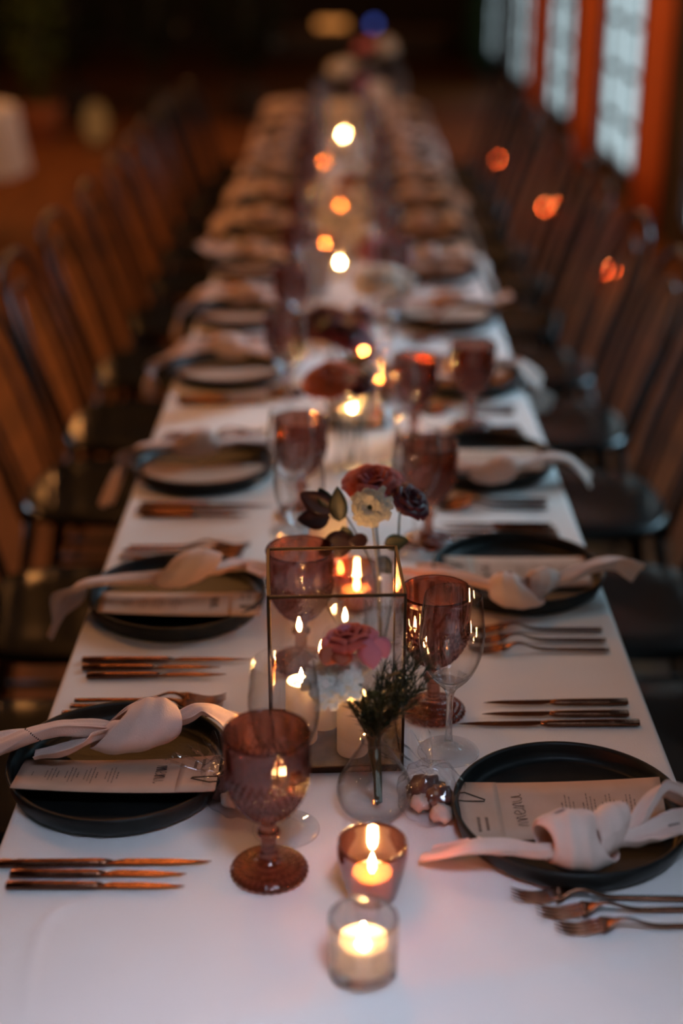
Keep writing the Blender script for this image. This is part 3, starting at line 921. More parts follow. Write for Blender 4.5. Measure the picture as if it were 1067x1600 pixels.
# --- votives
def votive(loc, label, kind='amber', rt=.0372, rb=.0255, h=.066, wall=.0022, cz=.014, cr=.022, ch=.020, mat='flame', fs=1.0, base=.004):
    loc = Vector((loc.x, loc.y, .7506))
    root = thing('candle_holder', loc, label, 'candle holder', 'votive candle holders along the runner')
    m = MB()
    pr = spline([(rb, 0), (rb + (rt - rb) * .35, h * .22), (rb + (rt - rb) * .72, h * .5), (rt, h * .82), (rt * .985, h)], 10)
    pr2 = spline([(rt * .985 - wall, h), (rt - wall, h * .82), (rb + (rt - rb) * .72 - wall, h * .5), (rb + (rt - rb) * .35 - wall, h * .25), (rb - wall * .5, base + .002)], 8)
    m.lathe([(0, 0.0)] + list(pr) + list(pr2) + [(0, base)], 40)
    m.build('glass_cup', kind, root)
    c = thing('tealight', loc + Vector((0, 0, cz)), label.replace('holder', 'candle flame') if False else 'lit tealight inside the ' + label, 'candle', 'tealights in holders')
    m = MB(); m.lathe([(0, 0), (cr, 0), (cr, ch - .001), (cr * .97, ch), (cr * .90, ch - .001), (cr * .84, ch - .0055), (0, ch - .006)], 28); m.build('wax', 'wax', c)
    m = MB(); m.tube([(0, 0, ch - .0065), (0, 0, ch + .001)], .0006, 5); m.build('wick', 'wick', c)
    flame_mb(fs, ch - .002).build('flame', mat, c)
    return root
votive(at(567, 1519), 'straight clear glass candle holder nearest the camera', 'thick', .0345, .0335, .066, .0032, .0135, .0255, .026, base=.012)
votive(at(581, 1398), 'rose-tinted tapered glass holder behind the clear one', cz=.005, ch=.024, fs=1.15)
votive(at(557, 948), 'amber tapered holder seen through the lantern', cz=.005, ch=.024)
FARV = [(592, 618, 'amber', 'beyond the smaller lantern on the right'), (568, 574, 'amber', 'ahead of the dark red bouquet'), (562, 530, 'amber', 'at the foot of the dark red bouquet'),
        (531, 432, 'clear', 'left of the pink and white bouquet'), (508, 400, 'amber', 'beside the clear holder far along'),
        (532, 338, 'amber', 'under the cream bouquet'), (506, 268, 'amber', 'left of the far lantern'), (598, 268, 'amber', 'right of the far lantern'), (640, 610, 'amber', 'among glasses on the right, midway'), (603, 400, 'amber', 'right of the pink bouquet')]
for (px, py, k, lab) in FARV:
    votive(at(px, py), '%s holder %s' % ('amber glass' if k == 'amber' else 'clear glass', lab), k, mat='flame_far', cz=.005, ch=.03, fs=(.8 if px in (568, 531, 592) else .5))

# ================================================================== FLOWERS
def petal_mesh(r0, spread, H, A_, curl, th, p=1.6, nu=6, nv=6, ruffle=0, seed=0):
    m = MB()
    def fn(u, v):
        s_ = u * 2 - 1
        a = th + s_ * A_ * max(.12, math.sin(PI * (.12 + .76 * v))) ** .6
        edge = 1 - .18 * s_ * s_ * v
        r = (r0 + spread * v ** p) * (1 + .05 * s_ * s_)
        z = H * (1 - (1 - v) ** 1.8) * edge - curl * max(0, v - .6) ** 2 * 6
        r += curl * max(0, v - .55) * 1.2 + ruffle * math.sin(s_ * 7 + seed) * v
        z += ruffle * math.sin(s_ * 9 + seed * 2) * v
        return Vector((r * math.cos(a), r * math.sin(a), z))
    m.grid(fn, nu, nv)
    return m

def bloom_frame(loc, normal):
    q = Vector(normal).normalized().to_track_quat('Z', 'Y')
    return Matrix.Translation(loc) @ q.to_matrix().to_4x4()

def xform(m, M):
    m.v = [M @ v for v in m.v]; return m

def rose(loc, base, normal, size, mats, label, cat='flower', separate=True, leaves=(), stem_mat='stem', nl=4, drop=True, group=None, name='rose', via=None):
    """loc: world bloom centre (bottom), base: world point of the stem foot"""
    org = Vector(base)
    root = thing(name, org, label, cat, group)
    M = Matrix.Translation(-org) @ bloom_frame(loc, normal)
    s = size; allm = MB(); idx = 0
    layers = [(.06, .05, .52, 1.5, .0, 3), (.12, .13, .56, 1.15, .02, 4), (.16, .22, .55, .95, .05, 5), (.18, .36, .50, .85, .10, 5), (.18, .50, .40, .80, .16, 6)]
    if nl == 3: layers = layers[1:4]
    for li, (r0, sp, H, A_, cu, n) in enumerate(layers):
        for k in range(n):
            th = 2 * PI * (k / n) + li * .7
            pm = petal_mesh(r0 * s * .6, sp * s, H * s, A_, cu * s, th, 1.3, ruffle=.012 * s, seed=li + k)
            xform(pm, M)
            mt = mats[(li * 3 + k) % len(mats)] if len(mats) > 1 else mats[0]
            if separate: pm.build('petal', mt, root, solid=s * .008)
            else: allm.add(pm.v, pm.f)
    if not separate: allm.build('bloom', mats[0], root)
    st = MB(); b = Vector(loc) - org
    nrm = Vector(normal).normalized()
    st.tube(spline([(0, 0, 0), tuple(Vector(via) - org if via is not None else b * .5 + Vector((.003, 0, 0))), tuple(b - nrm * .012), tuple(b + nrm * .004)], 10), [.0016] * 8 + [.0022, .0035, .004], 6)
    st.build('stem', stem_mat, root)
    return root

def leaf_mb(p0, dirn, length, width, up=(0, 0, 1), bend=.15, fold=.2):
    d = Vector(dirn).normalized(); s_ = d.cross(Vector(up))
    if s_.length < .1: s_ = Vector((1, 0, 0))
    s_.normalize(); n = s_.cross(d).normalized(); p0 = Vector(p0)
    m = MB()
    def fn(u, v):
        a = v * 2 - 1
        wd = width / 2 * math.sin(PI * min(1, u ** .8)) ** .8 if 0 < u < 1 else 0
        return p0 + d * (u * length) + s_ * (a * wd) + n * (abs(a) * wd * fold - bend * length * u * u)
    m.grid(fn, 10, 4)
    return m

def add_leaf(root, p0, dirn, L, Wd, mat='leaf', **k):
    org = root.location
    leaf_mb(Vector(p0) - org, dirn, L, Wd, **k).build('leaf', mat, root, solid=.0004)

def mum(loc, base, normal, size, mat, label, petals=60, group=None, name='chrysanthemum', stem_mat='pale_stem', seed=1, layers=4, via=None, centre='leaf'):
    org = Vector(base); root = thing(name, org, label, 'flower', group)
    M = Matrix.Translation(-org) @ bloom_frame(loc, normal)
    rn = random.Random(seed); al = MB()
    for k in range(petals):
        f = (k + .5) / petals
        th = k * 2.39996; R0 = size * .5 * (.28 + .72 * math.sqrt(f)) * rn.uniform(.78, 1.12)
        el = (1 - f) * 1.15 + rn.uniform(-.16, .20); wd = size * .088
        def fn(u, v):
            a = v * 2 - 1; r = size * .03 + R0 * u * math.cos(el * (1 - .5 * u)); z = size * .10 + R0 * u * math.sin(el * (1 - .5 * u)) - size * .06 * f * u
            w_ = wd * (.35 + .65 * math.sin(PI * (.15 + .70 * u))) * a * (1 if u < .95 else .75 + .2 * abs(a))
            zz = z + size * .02 * a * a + (size * .02 * math.sin(6 * a + k) if u > .8 else 0)
            return Vector((r * math.cos(th) - w_ * math.sin(th), r * math.sin(th) + w_ * math.cos(th), zz))
        al.grid(fn, 5, 3)
    xform(al, M)
    o = al.build('petals', mat, root, solid=size * .006); o['kind'] = 'stuff'
    m = MB(); m.lathe([(0, size * .02), (size * .08, size * .04), (size * .09, size * .10), (size * .05, size * .16), (0, size * .17)], 10); xform(m, M)
    m.build('flower_centre', centre, root)
    st = MB(); b = Vector(loc) - org; nrm = Vector(normal).normalized()
    st.tube(spline([(0, 0, 0), tuple(Vector(via) - org if via is not None else b * .5 + Vector((.004, 0, 0))), tuple(b - nrm * .01), tuple(b + nrm * size * .1)], 10), .0014, 6)
    st.build('stem', stem_mat, root)
    return root

def sprig(base, tips, label, rn, needle=.022, mat='leaf', name='fern_sprig', group=None, dense=26, r=.0004, via=None):
    org = Vector(base); root = thing(name, org, label, 'greenery', group)
    st = MB(); nd = MB()
    for tip in tips:
        t = Vector(tip) - org
        mid = t * .5 + Vector((rn.uniform(-.006, .006), rn.uniform(-.006, .006), .004)) if via is None else Vector(via) - org + Vector((rn.uniform(-.007, .007), rn.uniform(-.007, .007), 0))
        P = [Vector(p) for p in spline([(0, 0, 0), tuple(mid), tuple(t * .45 + mid * .55 + Vector((0, 0, .006))), tuple(t)], 14)]
        st.tube(P, [.0011 - .0007 * k / 14 for k in range(15)], 5)
        for k in range(dense):
            u = .38 + .62 * k / dense; i = min(13, int(u * 14)); p = P[i].lerp(P[i + 1], u * 14 - i); tt = (P[i + 1] - P[i]).normalized()
            for q in range(3):
                dv = (tt * rn.uniform(.8, 1.6) + Vector((rn.uniform(-1, 1), rn.uniform(-1, 1), rn.uniform(-.5, .8)))).normalized()
                L = needle * rn.uniform(.5, 1.1) * (1.15 - .5 * u)
                e = p + dv * L
                nd.tube([p, p.lerp(e, .5) + Vector((0, 0, L * .05)), e], [r, r, r * .4], 3, cap=False)
                if rn.random() < .3:
                    e2 = p.lerp(e, .5) + (dv + Vector((rn.uniform(-1, 1), rn.uniform(-1, 1), rn.uniform(-1, 1))) * .6).normalized() * L * .5
                    nd.tube([p.lerp(e, .5), e2], [r, r * .5], 3, cap=False)
    st.build('stem', 'stem', root)
    o = nd.build('needles', mat, root, smooth=False); o['kind'] = 'stuff'
    return root

def bud_vase(loc, label, h=.095, rb=.0435, rm=.0145, mat='clear', water=True, tall=False):
    loc = Vector((loc.x, loc.y, .7506))
    root = thing('bud_vase', loc, label, 'vase', 'glass bud vases')
    m = MB()
    if tall:
        key = [(rb * .7, 0), (rb, .004), (rb, h * .35), (rb * .95, h * .6), (rm * 1.05, h * .82), (rm, h * .92), (rm * 1.15, h)]
    else:
        key = [(rb * .62, 0), (rb * .86, h * .08), (rb, h * .28), (rb * .93, h * .45), (rb * .66, h * .68), (rm * 1.22, h * .88), (rm, h * .965), (rm * 1.12, h)]
    o_ = spline(key, 28)
    w_ = .0016
    inn = [(max(r - w_, .0005), z) for r, z in reversed(o_)]
    inn = [(r, max(z, .006)) for r, z in inn]
    m.lathe([(0, .001)] + o_ + inn + [(0, .0055)], 44)
    m.build('glass_body', mat, root)
    if water:
        m = MB(); lvl = h * .40
        pr = [(max(r - w_ * 1.6, .0), z) for r, z in o_ if .007 < z < lvl]
        m.lathe([(0, .0072), (pr[0][0], .0075)] + pr + [(pr[-1][0], lvl), (0, lvl)], 36); m.build('water', 'water', root)
    return root

rn = random.Random(21)
# --- bouquet in front of the lantern
vb = at(584, 1266)
bud_vase(vb, 'round clear bud vase in front of the lantern')
vz = .7506 + .009
VY = vb.y
def V(px, py, dy=0.0): return at_y(px, py, VY + dy)
foot = Vector((V(592, 1262).x, VY, vz)); via1 = Vector((vb.x, VY, .7506 + .093))
r1 = rose(V(549, 1012), foot, (-.18, .05, 1), .047, ['rose', 'rose', 'pink'], 'coral pink rose leaning over the white bloom in the round bud vase', via=via1 + Vector((-.003, .002, 0)))
# drooping outer petals of that rose
for (px, py, dx, dy_, dz, L, Wd) in ((574, 998, .2, -.5, -.9, .034, .028), (588, 996, .45, -.3, -.85, .026, .022), (520, 1012, -.4, -.6, -.5, .022, .024), (536, 1014, -.1, -.8, -.5, .020, .024)):
    m = leaf_mb(V(px, py, -.022) - foot, (dx, dy_, dz), L, Wd, up=(0, -1, .3), bend=.1, fold=-.25)
    m.build('petal', 'pink' if px > 560 else 'rose_dark', r1, solid=.0005)
mum(V(522, 1066, -.016), foot + Vector((-.004, .002, 0)), (-.25, -.75, .75), .066, 'white_petal', 'ruffled white bloom under the coral rose in the round bud vase', petals=84, seed=4, stem_mat='stem', via=via1 + Vector((-.006, -.001, 0)), centre='white_petal')
mum(V(556, 1040, -.01), foot + Vector((-.002, -.003, 0)), (.1, -.7, .6), .034, 'white_petal', 'small cream bloom tucked between coral rose and white bloom', petals=36, seed=8, stem_mat='stem', via=via1 + Vector((-.001, -.004, 0)), centre='white_petal')
tips = [V(px, py, dy) for px, py, dy in ((655, 1040, .02), (668, 1062, .01), (640, 1020, .03), (625, 1050, .0), (606, 1062, -.015), (630, 1085, -.02), (648, 1098, -.02), (560, 1092, -.02), (548, 1078, -.01), (574, 1085, -.03), (596, 1092, -.03), (612, 1072, .02), (645, 1030, .015), (660, 1078, .0), (628, 1068, .01), (590, 1062, .0), (618, 1036, .02), (545, 1096, -.015), (640, 1060, .0), (672, 1040, .01), (664, 1020, .02), (600, 1040, .01))]
sprig(foot + Vector((.001, 0, 0)), tips, 'dark feathery fern greens spreading right from the round bud vase', rn, needle=.026, dense=24, via=via1, r=.0005)
dl = sprig(foot + Vector((.003, .002, 0)), [V(575, 1110, -.02), V(598, 1112, -.02), V(586, 1105, -.025)], 'dense dark green sprig at the mouth of the round bud vase', rn, needle=.014, dense=14, via=via1, r=.0005)
for (px, py, d_, L, Wd) in ((574, 1098, (-.4, -.2, .8), .028, .018), (590, 1098, (.5, -.3, .7), .028, .018), (582, 1092, (.05, -.5, .8), .026, .018), (600, 1060, (.9, 0, .5), .02, .008)):
    add_leaf(dl, V(px, py, -.02), d_, L, Wd)

# --- bouquet behind the lantern
B2 = 1.80
def V2(px, py, dy=0.0): return at_y(px, py, B2 + dy)
v2 = V2(596, 1000)
bud_vase(Vector((v2.x, B2, .75)), 'slim clear bud vase standing behind the big lantern', h=.135, rb=.026, rm=.015, tall=True)
f2 = Vector((v2.x, B2, vz))
rose(V2(583, 768, .022), f2, (-.05, -.25, 1), .062, ['rose', 'rose', 'pink'], 'coral rose above the daisy-like bloom behind the lantern')
mum(V2(578, 792, -.036), f2 + Vector((-.003, 0, 0)), (-.05, -1, .30), .060, 'white_petal', 'cream chrysanthemum facing the camera, above the lantern top', petals=64, seed=2)
rose(V2(632, 790, .0), f2 + Vector((.004, .001, 0)), (.5, -.3, .8), .048, ['purple'], 'deep burgundy bloom right of the cream chrysanthemum', name='burgundy_flower')
br = thing('leaf_branch', f2 + Vector((-.002, .003, 0)), 'branch of dark burgundy leaves behind the lantern, left of the chrysanthemum', 'greenery')
m = MB()
bp = [f2 + Vector((-.002, .003, 0)), V2(585, 900), V2(560, 840), V2(535, 800), V2(515, 790)]
m.tube([Vector(p) - br.location for p in spline([tuple(p) for p in bp], 14)], .0013, 5); m.build('stem', 'stem', br)
for (px, py, d_, L, Wd, mt) in ((520, 800, (-.9, 0, .55), .052, .034, 'leaf_red'), (516, 808, (-1, -.1, -.05), .046, .032, 'leaf_red'), (530, 815, (-.05, -.1, 1), .052, .026, 'leaf'),
                            (535, 822, (.2, 0, -.5), .036, .02, 'leaf'), (548, 838, (-1, -.3, -.5), .050, .038, 'leaf_red'), (552, 850, (-.9, -.2, .0), .045, .03, 'leaf_red'),
                            (515, 792, (-.4, .1, .7), .03, .02, 'leaf'), (600, 850, (.9, -.1, .2), .035, .024, 'leaf'), (575, 845, (-.6, -.2, .1), .03, .022, 'leaf_red'), (590, 870, (.4, -.3, -.4), .03, .024, 'leaf')):
    add_leaf(br, V2(px, py, -.005), d_, L, Wd, mt, up=(0, -1, .2), bend=.1)

# --- further bouquets
def bouquet(px_base, D, items, label, tall=.12, leaves=8, spread=.05, twig=False):
    x = at_y(px_base, 700, D).x
    x = at_y(px_base, 800 - F_PX * math.tan(PITCH - math.atan(.95 / D)), D).x
    base = Vector((x, D, .7506)); bud_vase(base, 'clear bud vase holding the ' + label, h=tall, rb=.028, rm=.015, tall=True, water=False)
    ft = base + Vector((0, 0, .01))
    for j, (dx, dz, kind, mat, size, lab) in enumerate(items):
        p = base + Vector((dx, random.Random(j).uniform(-.015, .015), dz))
        n = (dx * 6, -.4, 1)
        fj = ft + Vector((.003 * (j - 1), .002 * j, 0))
        if kind == 'rose': rose(p, fj, n, size, [mat], lab, separate=False, nl=3 if D > 4 else 4)
        else: mum(p, fj, (dx * 5, -.8, .6), size, mat, lab, petals=30, seed=j, stem_mat='stem')
    g = thing('leaf_branch', ft + Vector((0, .004, 0)), 'dark leafy branch in the ' + label, 'greenery')
    rr = random.Random(int(D * 100)); m = MB()
    for k in range(leaves):
        a = 2 * PI * k / leaves; tip = base + Vector((math.cos(a) * spread * .5, math.sin(a) * spread * .5, tall + .03 + rr.uniform(0, .05)))
        m.tube([ft - g.location, (base + Vector((0, 0, tall))) - g.location, tip - g.location], .001, 5)
        add_leaf(g, tip, (math.cos(a), math.sin(a), rr.uniform(-.2, .7)), rr.uniform(.035, .055), rr.uniform(.02, .03), 'leaf' if k % 2 else 'leaf_red')
    m.build('stem', 'stem', g)
    return base
b3 = bouquet(548, 2.52, [(-.035, .155, 'rose', 'rose_dark', .078, 'large burnt-orange rose right of the burgundy goblet'), (.035, .19, 'mum', 'white_petal', .036, 'small white bud above the coral rose'),
                         (.015, .15, 'rose', 'purple', .045, 'dark bloom beside the burnt-orange rose')], 'burnt-orange rose bouquet', leaves=12, spread=.06)
tw = thing('twig', b3 + Vector((.004, 0, .01)), 'thin budded twig reaching right of the small lantern', 'greenery')
m = MB(); tp = [Vector((0, 0, 0)), Vector((.02, 0, .12)), at_y(612, 628, 2.5) - tw.location, at_y(645, 650, 2.48) - tw.location, at_y(675, 672, 2.46) - tw.location]
P = spline([tuple(p) for p in tp], 20); m.tube(P, [.0012 - .0004 * k / 20 for k in range(21)], 5); m.build('stem', 'stem', tw)
m = MB()
for k in range(9, 21):
    c = Vector(P[k]) + Vector((0, 0, .002 * (-1) ** k)); m.lathe([(0, -.002), (.0018, 0), (0, .003)], 6, c=c)
m.build('buds', 'leaf_red', tw)
bouquet(530, 3.12, [(-.035, .10, 'rose', 'purple', .095, 'dark burgundy bloom midway along the table'), (.018, .08, 'rose', 'purple', .08, 'smaller burgundy bloom midway along the table'),
                    (.050, .13, 'mum', 'pink', .055, 'mauve flower right of the burgundy blooms')], 'dark red bouquet', tall=.07, leaves=20, spread=.07)
bouquet(606, 3.48, [(-.02, .11, 'rose', 'white_petal', .10, 'peach cream rose midway, right of centre'), (.035, .12, 'mum', 'white_petal', .075, 'pale green-white bloom beside the peach rose')], 'peach and cream bouquet', tall=.07, leaves=9, spread=.06)
bouquet(584, 3.88, [(-.02, .13, 'mum', 'white_petal', .09, 'white bloom in the pink bouquet'), (.025, .10, 'rose', 'pink', .11, 'mauve pink rose in the pink bouquet')], 'pink and white bouquet', tall=.07, leaves=8, spread=.06)
bouquet(541, 4.33, [(-.03, .09, 'rose', 'white_petal', .11, 'cream rose on the left, far along the table'), (.05, .10, 'rose', 'white_petal', .095, 'cream rose on the right, far along the table')], 'cream bouquet', tall=.07, leaves=7, spread=.05)
bouquet(570, 5.15, [(-.05, .07, 'rose', 'rose_dark', .09, 'orange rose ahead of the far lantern'), (.04, .09, 'rose', 'purple', .09, 'burgundy bloom ahead of the far lantern')], 'dark leafy bouquet before the far lantern', tall=.06, leaves=24, spread=.09)
bouquet(545, 7.25, [(-.03, .26, 'rose', 'white_petal', .14, 'cream rose beyond the far lantern'), (.06, .22, 'mum', 'pink', .11, 'pink bloom beyond the far lantern')], 'tall bouquet near the table end', tall=.18, leaves=18, spread=.08)
bouquet(588, 8.1, [(-.05, .30, 'rose', 'pink', .13, 'pink rose at the table end'), (.05, .33, 'mum', 'white_petal', .12, 'white bloom at the table end')], 'last bouquet at the table end', tall=.22, leaves=18, spread=.08)

# ================================================================== CARDS STANDING, SWEETS, CARAFE
def tent_card(loc, w_, h, rz, label):
    m = MB(); t = .03
    m.add([(-w_ / 2, -t, 0), (w_ / 2, -t, 0), (w_ / 2, 0, h), (-w_ / 2, 0, h), (-w_ / 2, t, 0), (w_ / 2, t, 0)], [(0, 1, 2, 3), (3, 2, 5, 4)])
    o = m.build('table_card', 'card_white', smooth=False, origin=(0, 0, 0), solid=.0008); o.location = (loc[0], loc[1], .7512); o.rotation_euler = (0, 0, rz)
    tag(o, label, 'card')
x_ = at_y(513, 800, 1.98).x
tent_card((x_, 1.985), .058, .150, .05, 'white standing card behind the lantern, left of the chrysanthemum')
tent_card((at_y(494, 470, 3.92).x, 3.92), .075, .13, -.1, 'bright white standing card midway along the table')
tent_card((at_y(591, 180, 7.0).x, 7.0), .085, .26, 0, 'tall white card near the far end of the table')

def favour(loc, rz, label, tail):
    loc = Vector((loc.x, loc.y, .7508)); root = thing('wrapped_sweets', loc, label, 'sweets', 'cellophane-wrapped sweets', rz); root.scale = (1.18, 1.22, 1.15)
    rr = random.Random(int(loc.x * 1000))
    for k, (dx, dy, dz, s, mt, n) in enumerate(((-.004, .012, .012, .021, 'choc', 'brown_sweet'), (.008, -.006, .016, .017, 'choc', 'brown_sweet'), (-.010, -.008, .011, .012, 'choc_w', 'cream_sweet'), (.010, -.024, .010, .014, 'choc_w', 'cream_sweet'))):
        m = MB()
        def fn(u, v):
            t = u * 2 * PI; p = v * PI
            d = Vector((math.cos(t) * math.sin(p), math.sin(t) * math.sin(p), math.cos(p)))
            rad = s * (.85 + .35 * noise.noise(d * 2.2 + Vector((k * 3, 0, 0))))
            q = d * rad; q.z = max(q.z * .75, -dz + .001)
            return q + Vector((dx, dy, dz))
        m.grid(fn, 14, 9, cu=True); m.build(n, mt, root)
    m = MB()
    def fb(u, v):
        t = u * 2 * PI; p = .08 + v * (PI * .94 - .08)
        d = Vector((math.cos(t) * math.sin(p), math.sin(t) * math.sin(p), math.cos(p)))
        rad = .032 * (1 + .16 * noise.noise(d * 2.2) + .035 * math.sin(9 * t + 5 * p))
        q = Vector((d.x * rad, d.y * rad * 1.25, max(d.z * rad * .9 + .017, .0006)))
        return q
    m.grid(fb, 60, 26, cu=True)
    tl = Vector(tail)
    def ft_(u, v):
        a = (u * 2 - 1); s_ = v
        c = Vector((0, .030, .018)) .lerp(Vector((0, .03, .018)) + tl, s_)
        wd = .006 + .034 * s_
        sd = Vector((tl.y, -tl.x, 0)).normalized()
        return c + sd * (a * wd) + Vector((0, 0, .006 * math.sin(a * 14 + 3 * s_) * s_ + .004 * noise.noise(Vector((a * 4, s_ * 4, 1)))))
    m.grid(ft_, 40, 10)
    m.build('cellophane', 'film', root)
favour(at(672, 1262), 0, 'cellophane-wrapped brown and cream sweets beside the front right plate', (-.028, .045, .012))
favour(at(368, 1252), .6, 'cellophane-wrapped sweets beside the front left plate behind the goblet', (-.01, .04, .01))

def carafe(loc, label):
    m = MB(); pr = spline([(.03, 0), (.042, .01), (.043, .12), (.040, .17), (.018, .22), (.015, .27), (.019, .29)], 24)
    m.lathe([(0, .001)] + pr + [(max(r - .002, .001), max(z, .006)) for r, z in reversed(pr)] + [(0, .006)], 32)
    o = m.build('water_carafe', 'clear', origin=(0, 0, 0)); o.location = (loc[0], loc[1], .7508); tag(o, label, 'carafe', 'glass carafes')
carafe((at_y(622, 120, 7.9).x, 7.9), 'clear glass carafe at the far end of the table on the right')
carafe((at_y(578, 110, 8.3).x, 8.3), 'clear glass carafe at the very end of the table in the middle')

# ================================================================== CHAIRS
def make_chair():
    r = thing('dining_chair', (0, 0, 0), 'x', 'chair')
    # faces -x ; seat centre at origin
    m = MB()
    def rr(t, i, r_, z): 
        c, s_ = math.cos(t), math.sin(t)
        k = (abs(c) ** 3.2 + abs(s_) ** 3.2) ** (-1 / 3.2)
        return r_ * k, z
    m.lathe([(0, .445), (.17, .445), (.195, .447), (.205, .455), (.202, .466), (.188, .472), (.12, .468), (0, .464)], 40, rr)
    m.build('seat', 'chair_pad', r)
    for sx in (-1, 1):
        for sy in (-1, 1):
            m = MB(); m.tube([(sx * .165, sy * .16, .452), (sx * (.185 if sx < 0 else .20), sy * .175, .25), (sx * (.205 if sx < 0 else .255), sy * .19, .0)], [.013, .012, .010], 8); m.build('leg', 'chair', r)
    m = MB(); pts = [(.175, -.175, .45), (.215, -.19, .60), (.27, -.195, .76), (.305, -.16, .865), (.318, -.08, .912), (.322, 0, .922), (.318, .08, .912), (.305, .16, .865), (.27, .195, .76), (.215, .19, .60), (.175, .175, .45)]
    m.tube(spline(pts, 40), .0105, 8); m.build('backrest_frame', 'chair', r)
    m = MB(); pts = [(.180, -.095, .462), (.222, -.105, .60), (.268, -.105, .74), (.295, -.06, .83), (.301, 0, .85), (.295, .06, .83), (.268, .105, .74), (.222, .105, .60), (.180, .095, .462)]
    m.tube(spline(pts, 30), .0065, 8); m.build('inner_hoop', 'chair', r)
    m = MB(); m.tube([(-.19, -.172, .2), (.215, -.18, .2)], .008, 6); m.tube([(-.19, .172, .2), (.215, .18, .2)], .008, 6); m.tube([(0, -.175, .2), (0, .175, .2)], .008, 6); m.build('stretcher', 'chair', r)
    return r
CH = make_chair(); rnd = random.Random(5)
for side, DD in (('left', LD), ('right', RD)):
    sg = -1 if side == 'left' else 1
    for i, d in enumerate(DD):
        x = sg * (.54 + rnd.uniform(-.015, .02)) + TX
        put(CH, (x, d + rnd.uniform(-.02, .02), 0), (PI if sg < 0 else 0) + rnd.uniform(-.05, .05), 'black hoop-backed chair with round seat, ' + short(side, i), 'black chairs along the table')

# ================================================================== THE FAR HALL
# floor tealights by the windows
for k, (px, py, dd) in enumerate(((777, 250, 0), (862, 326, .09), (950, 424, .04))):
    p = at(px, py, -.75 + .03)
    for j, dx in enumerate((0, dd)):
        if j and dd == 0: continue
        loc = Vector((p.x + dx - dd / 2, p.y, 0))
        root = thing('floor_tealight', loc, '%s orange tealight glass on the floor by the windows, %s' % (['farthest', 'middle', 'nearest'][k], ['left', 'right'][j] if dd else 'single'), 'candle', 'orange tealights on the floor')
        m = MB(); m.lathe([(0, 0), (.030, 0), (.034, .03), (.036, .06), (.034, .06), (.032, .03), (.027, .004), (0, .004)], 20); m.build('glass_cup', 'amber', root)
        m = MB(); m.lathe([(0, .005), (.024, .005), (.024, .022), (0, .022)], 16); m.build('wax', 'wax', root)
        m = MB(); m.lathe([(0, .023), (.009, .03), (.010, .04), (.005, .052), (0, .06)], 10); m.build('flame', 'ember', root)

# side table with pale cloth at the far left
st = thing('side_table', (-2.25, 8.2, 0), 'small round table draped in a pale cloth, far left', 'table')
m = MB(); m.lathe([(0, .735), (.40, .735), (.40, .755), (0, .755)], 32); m.build('tabletop', 'tabletop', st)
m = MB(); m.lathe([(0, 0), (.2, 0), (.2, .02), (.03, .04), (.03, .735), (0, .735)], 20); m.build('pedestal', 'chair', st)
m = MB(); m.lathe([(0, .762), (.40, .762), (.412, .755), (.42, .72), (.43, .55), (.445, .40)], 72, lambda t, i, r_, z: (r_ + (.018 * math.sin(11 * t) * max(0, (.74 - z) / .3) if i > 2 else 0), z))
o = m.build('side_tablecloth', 'cloth', origin=(0, 0, 0)); o.location = (-2.25, 8.2, 0); tag(o, 'pale cloth hanging in folds over the far left round table', 'tablecloth')

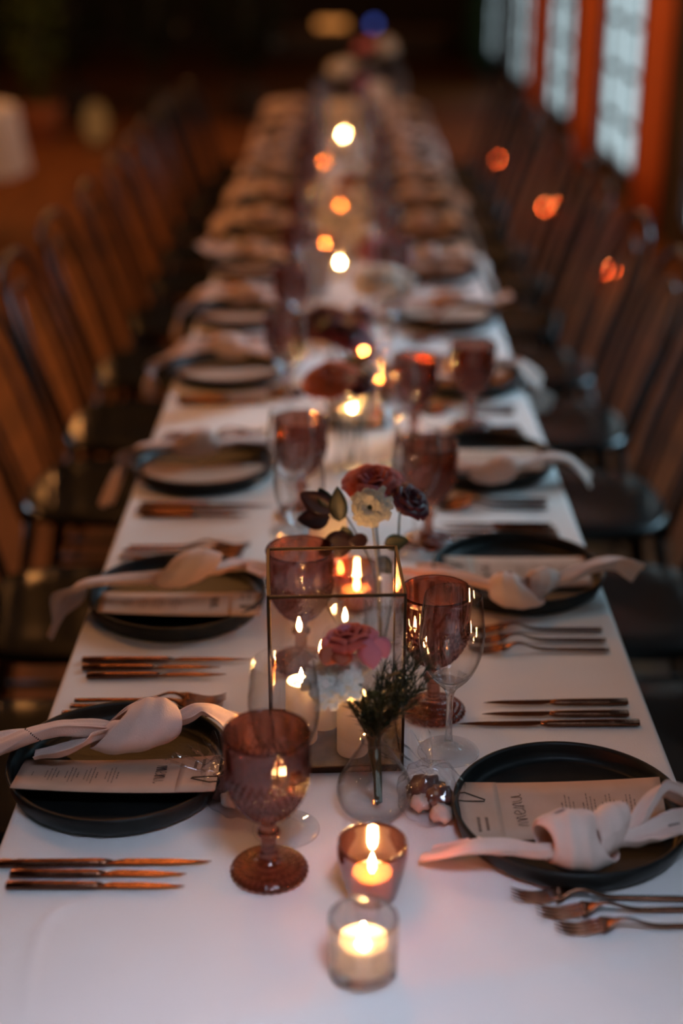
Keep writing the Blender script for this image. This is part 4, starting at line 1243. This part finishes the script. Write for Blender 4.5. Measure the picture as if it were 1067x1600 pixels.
# foliage screen with pots, far left
def shrub(x, y, hgt, rad, label, mat='hedge', n=900):
    root = thing('potted_shrub', (x, y, 0), label, 'plant', 'shrubs along the far left')
    m = MB(); m.lathe([(0, 0), (.13, 0), (.18, .28), (.19, .30), (.17, .30), (0, .27)], 20); m.build('pot', 'pot' if mat != 'hedge' else 'wall', root)
    m = MB(); m.tube([(0, 0, .25), (.02, 0, hgt * .5), (0, 0, hgt * .8)], .02, 6); m.build('trunk', 'stem', root)
    rr = random.Random(int(x * 100)); m = MB()
    for k in range(n):
        th = rr.uniform(0, 2 * PI); ph = math.acos(rr.uniform(-1, 1)); q = rr.uniform(.5, 1) ** .5
        c = Vector((rad * q * math.sin(ph) * math.cos(th), rad * q * math.sin(ph) * math.sin(th), hgt * .62 + hgt * .38 * q * math.cos(ph)))
        d = Vector((rr.uniform(-1, 1), rr.uniform(-1, 1), rr.uniform(-.6, .9))).normalized(); s_ = d.cross(Vector((.3, .2, 1))).normalized() * .028
        L = .10
        m.add([c, c + d * L * .5 + s_, c + d * L, c + d * L * .5 - s_], [(0, 1, 2, 3)])
    o = m.build('foliage', 'leaf' if mat == 'hedge' else mat, root, smooth=False); o['kind'] = 'stuff'
for k in range(6):
    shrub(-4.9 + k * .80, 13.4 + (k % 2) * .2, 1.9 + .3 * math.sin(k * 2), .385, '%s dark bushy shrub from the left along the far wall' % ORD[k])
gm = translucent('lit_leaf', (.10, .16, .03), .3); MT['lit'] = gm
shrub(-2.55, 12.3, 1.5, .22, 'slim green shrub behind the glowing paper lantern', 'lit', 400)
pl = thing('paper_lantern', (at_y(146, 130, 12.0).x, 12.0, 0), 'small orange paper floor lantern glowing dimly, far left', 'lamp')
m = MB(); m.lathe([(0, 0), (.09, 0), (.09, .02), (.015, .03), (.015, .05), (0, .05)], 16); m.build('base', 'brass', pl)
m = MB(); m.lathe([(0, .05), (.06, .05), (.095, .13), (.10, .22), (.08, .31), (.045, .35), (0, .35)], 24); m.build('shade', 'glow', pl)
# far counter with small bulbs
cn = thing('sideboard', (.15, 20.8, 0), 'dark sideboard against the far end wall', 'cabinet')
m = MB(); m.box((0, 0, .17), (2.4, .5, .30)); m.build('body', 'frame', cn, smooth=False, bevel=.01)
m = MB(); m.box((0, 0, .34), (2.5, .56, .04)); m.build('top', 'tabletop', cn, smooth=False, bevel=.005)
for (px, mt, lab, w_) in ((518, 'glow_orange', 'long warm orange lamp on the far sideboard', .42), (584, 'glow_blue', 'small blue lamp on the far sideboard', .10)):
    x = at_y(px, 36, 20.8).x
    t = thing('table_lamp', (x, 20.8, .3605), lab, 'lamp')
    m = MB(); m.box((0, 0, .01), (w_ * .8, .08, .02)); m.build('base', 'brass', t, smooth=False)
    m = MB(); m.box((0, 0, .065), (w_, .09, .09)); m.build('shade', mt, t, bevel=.03)
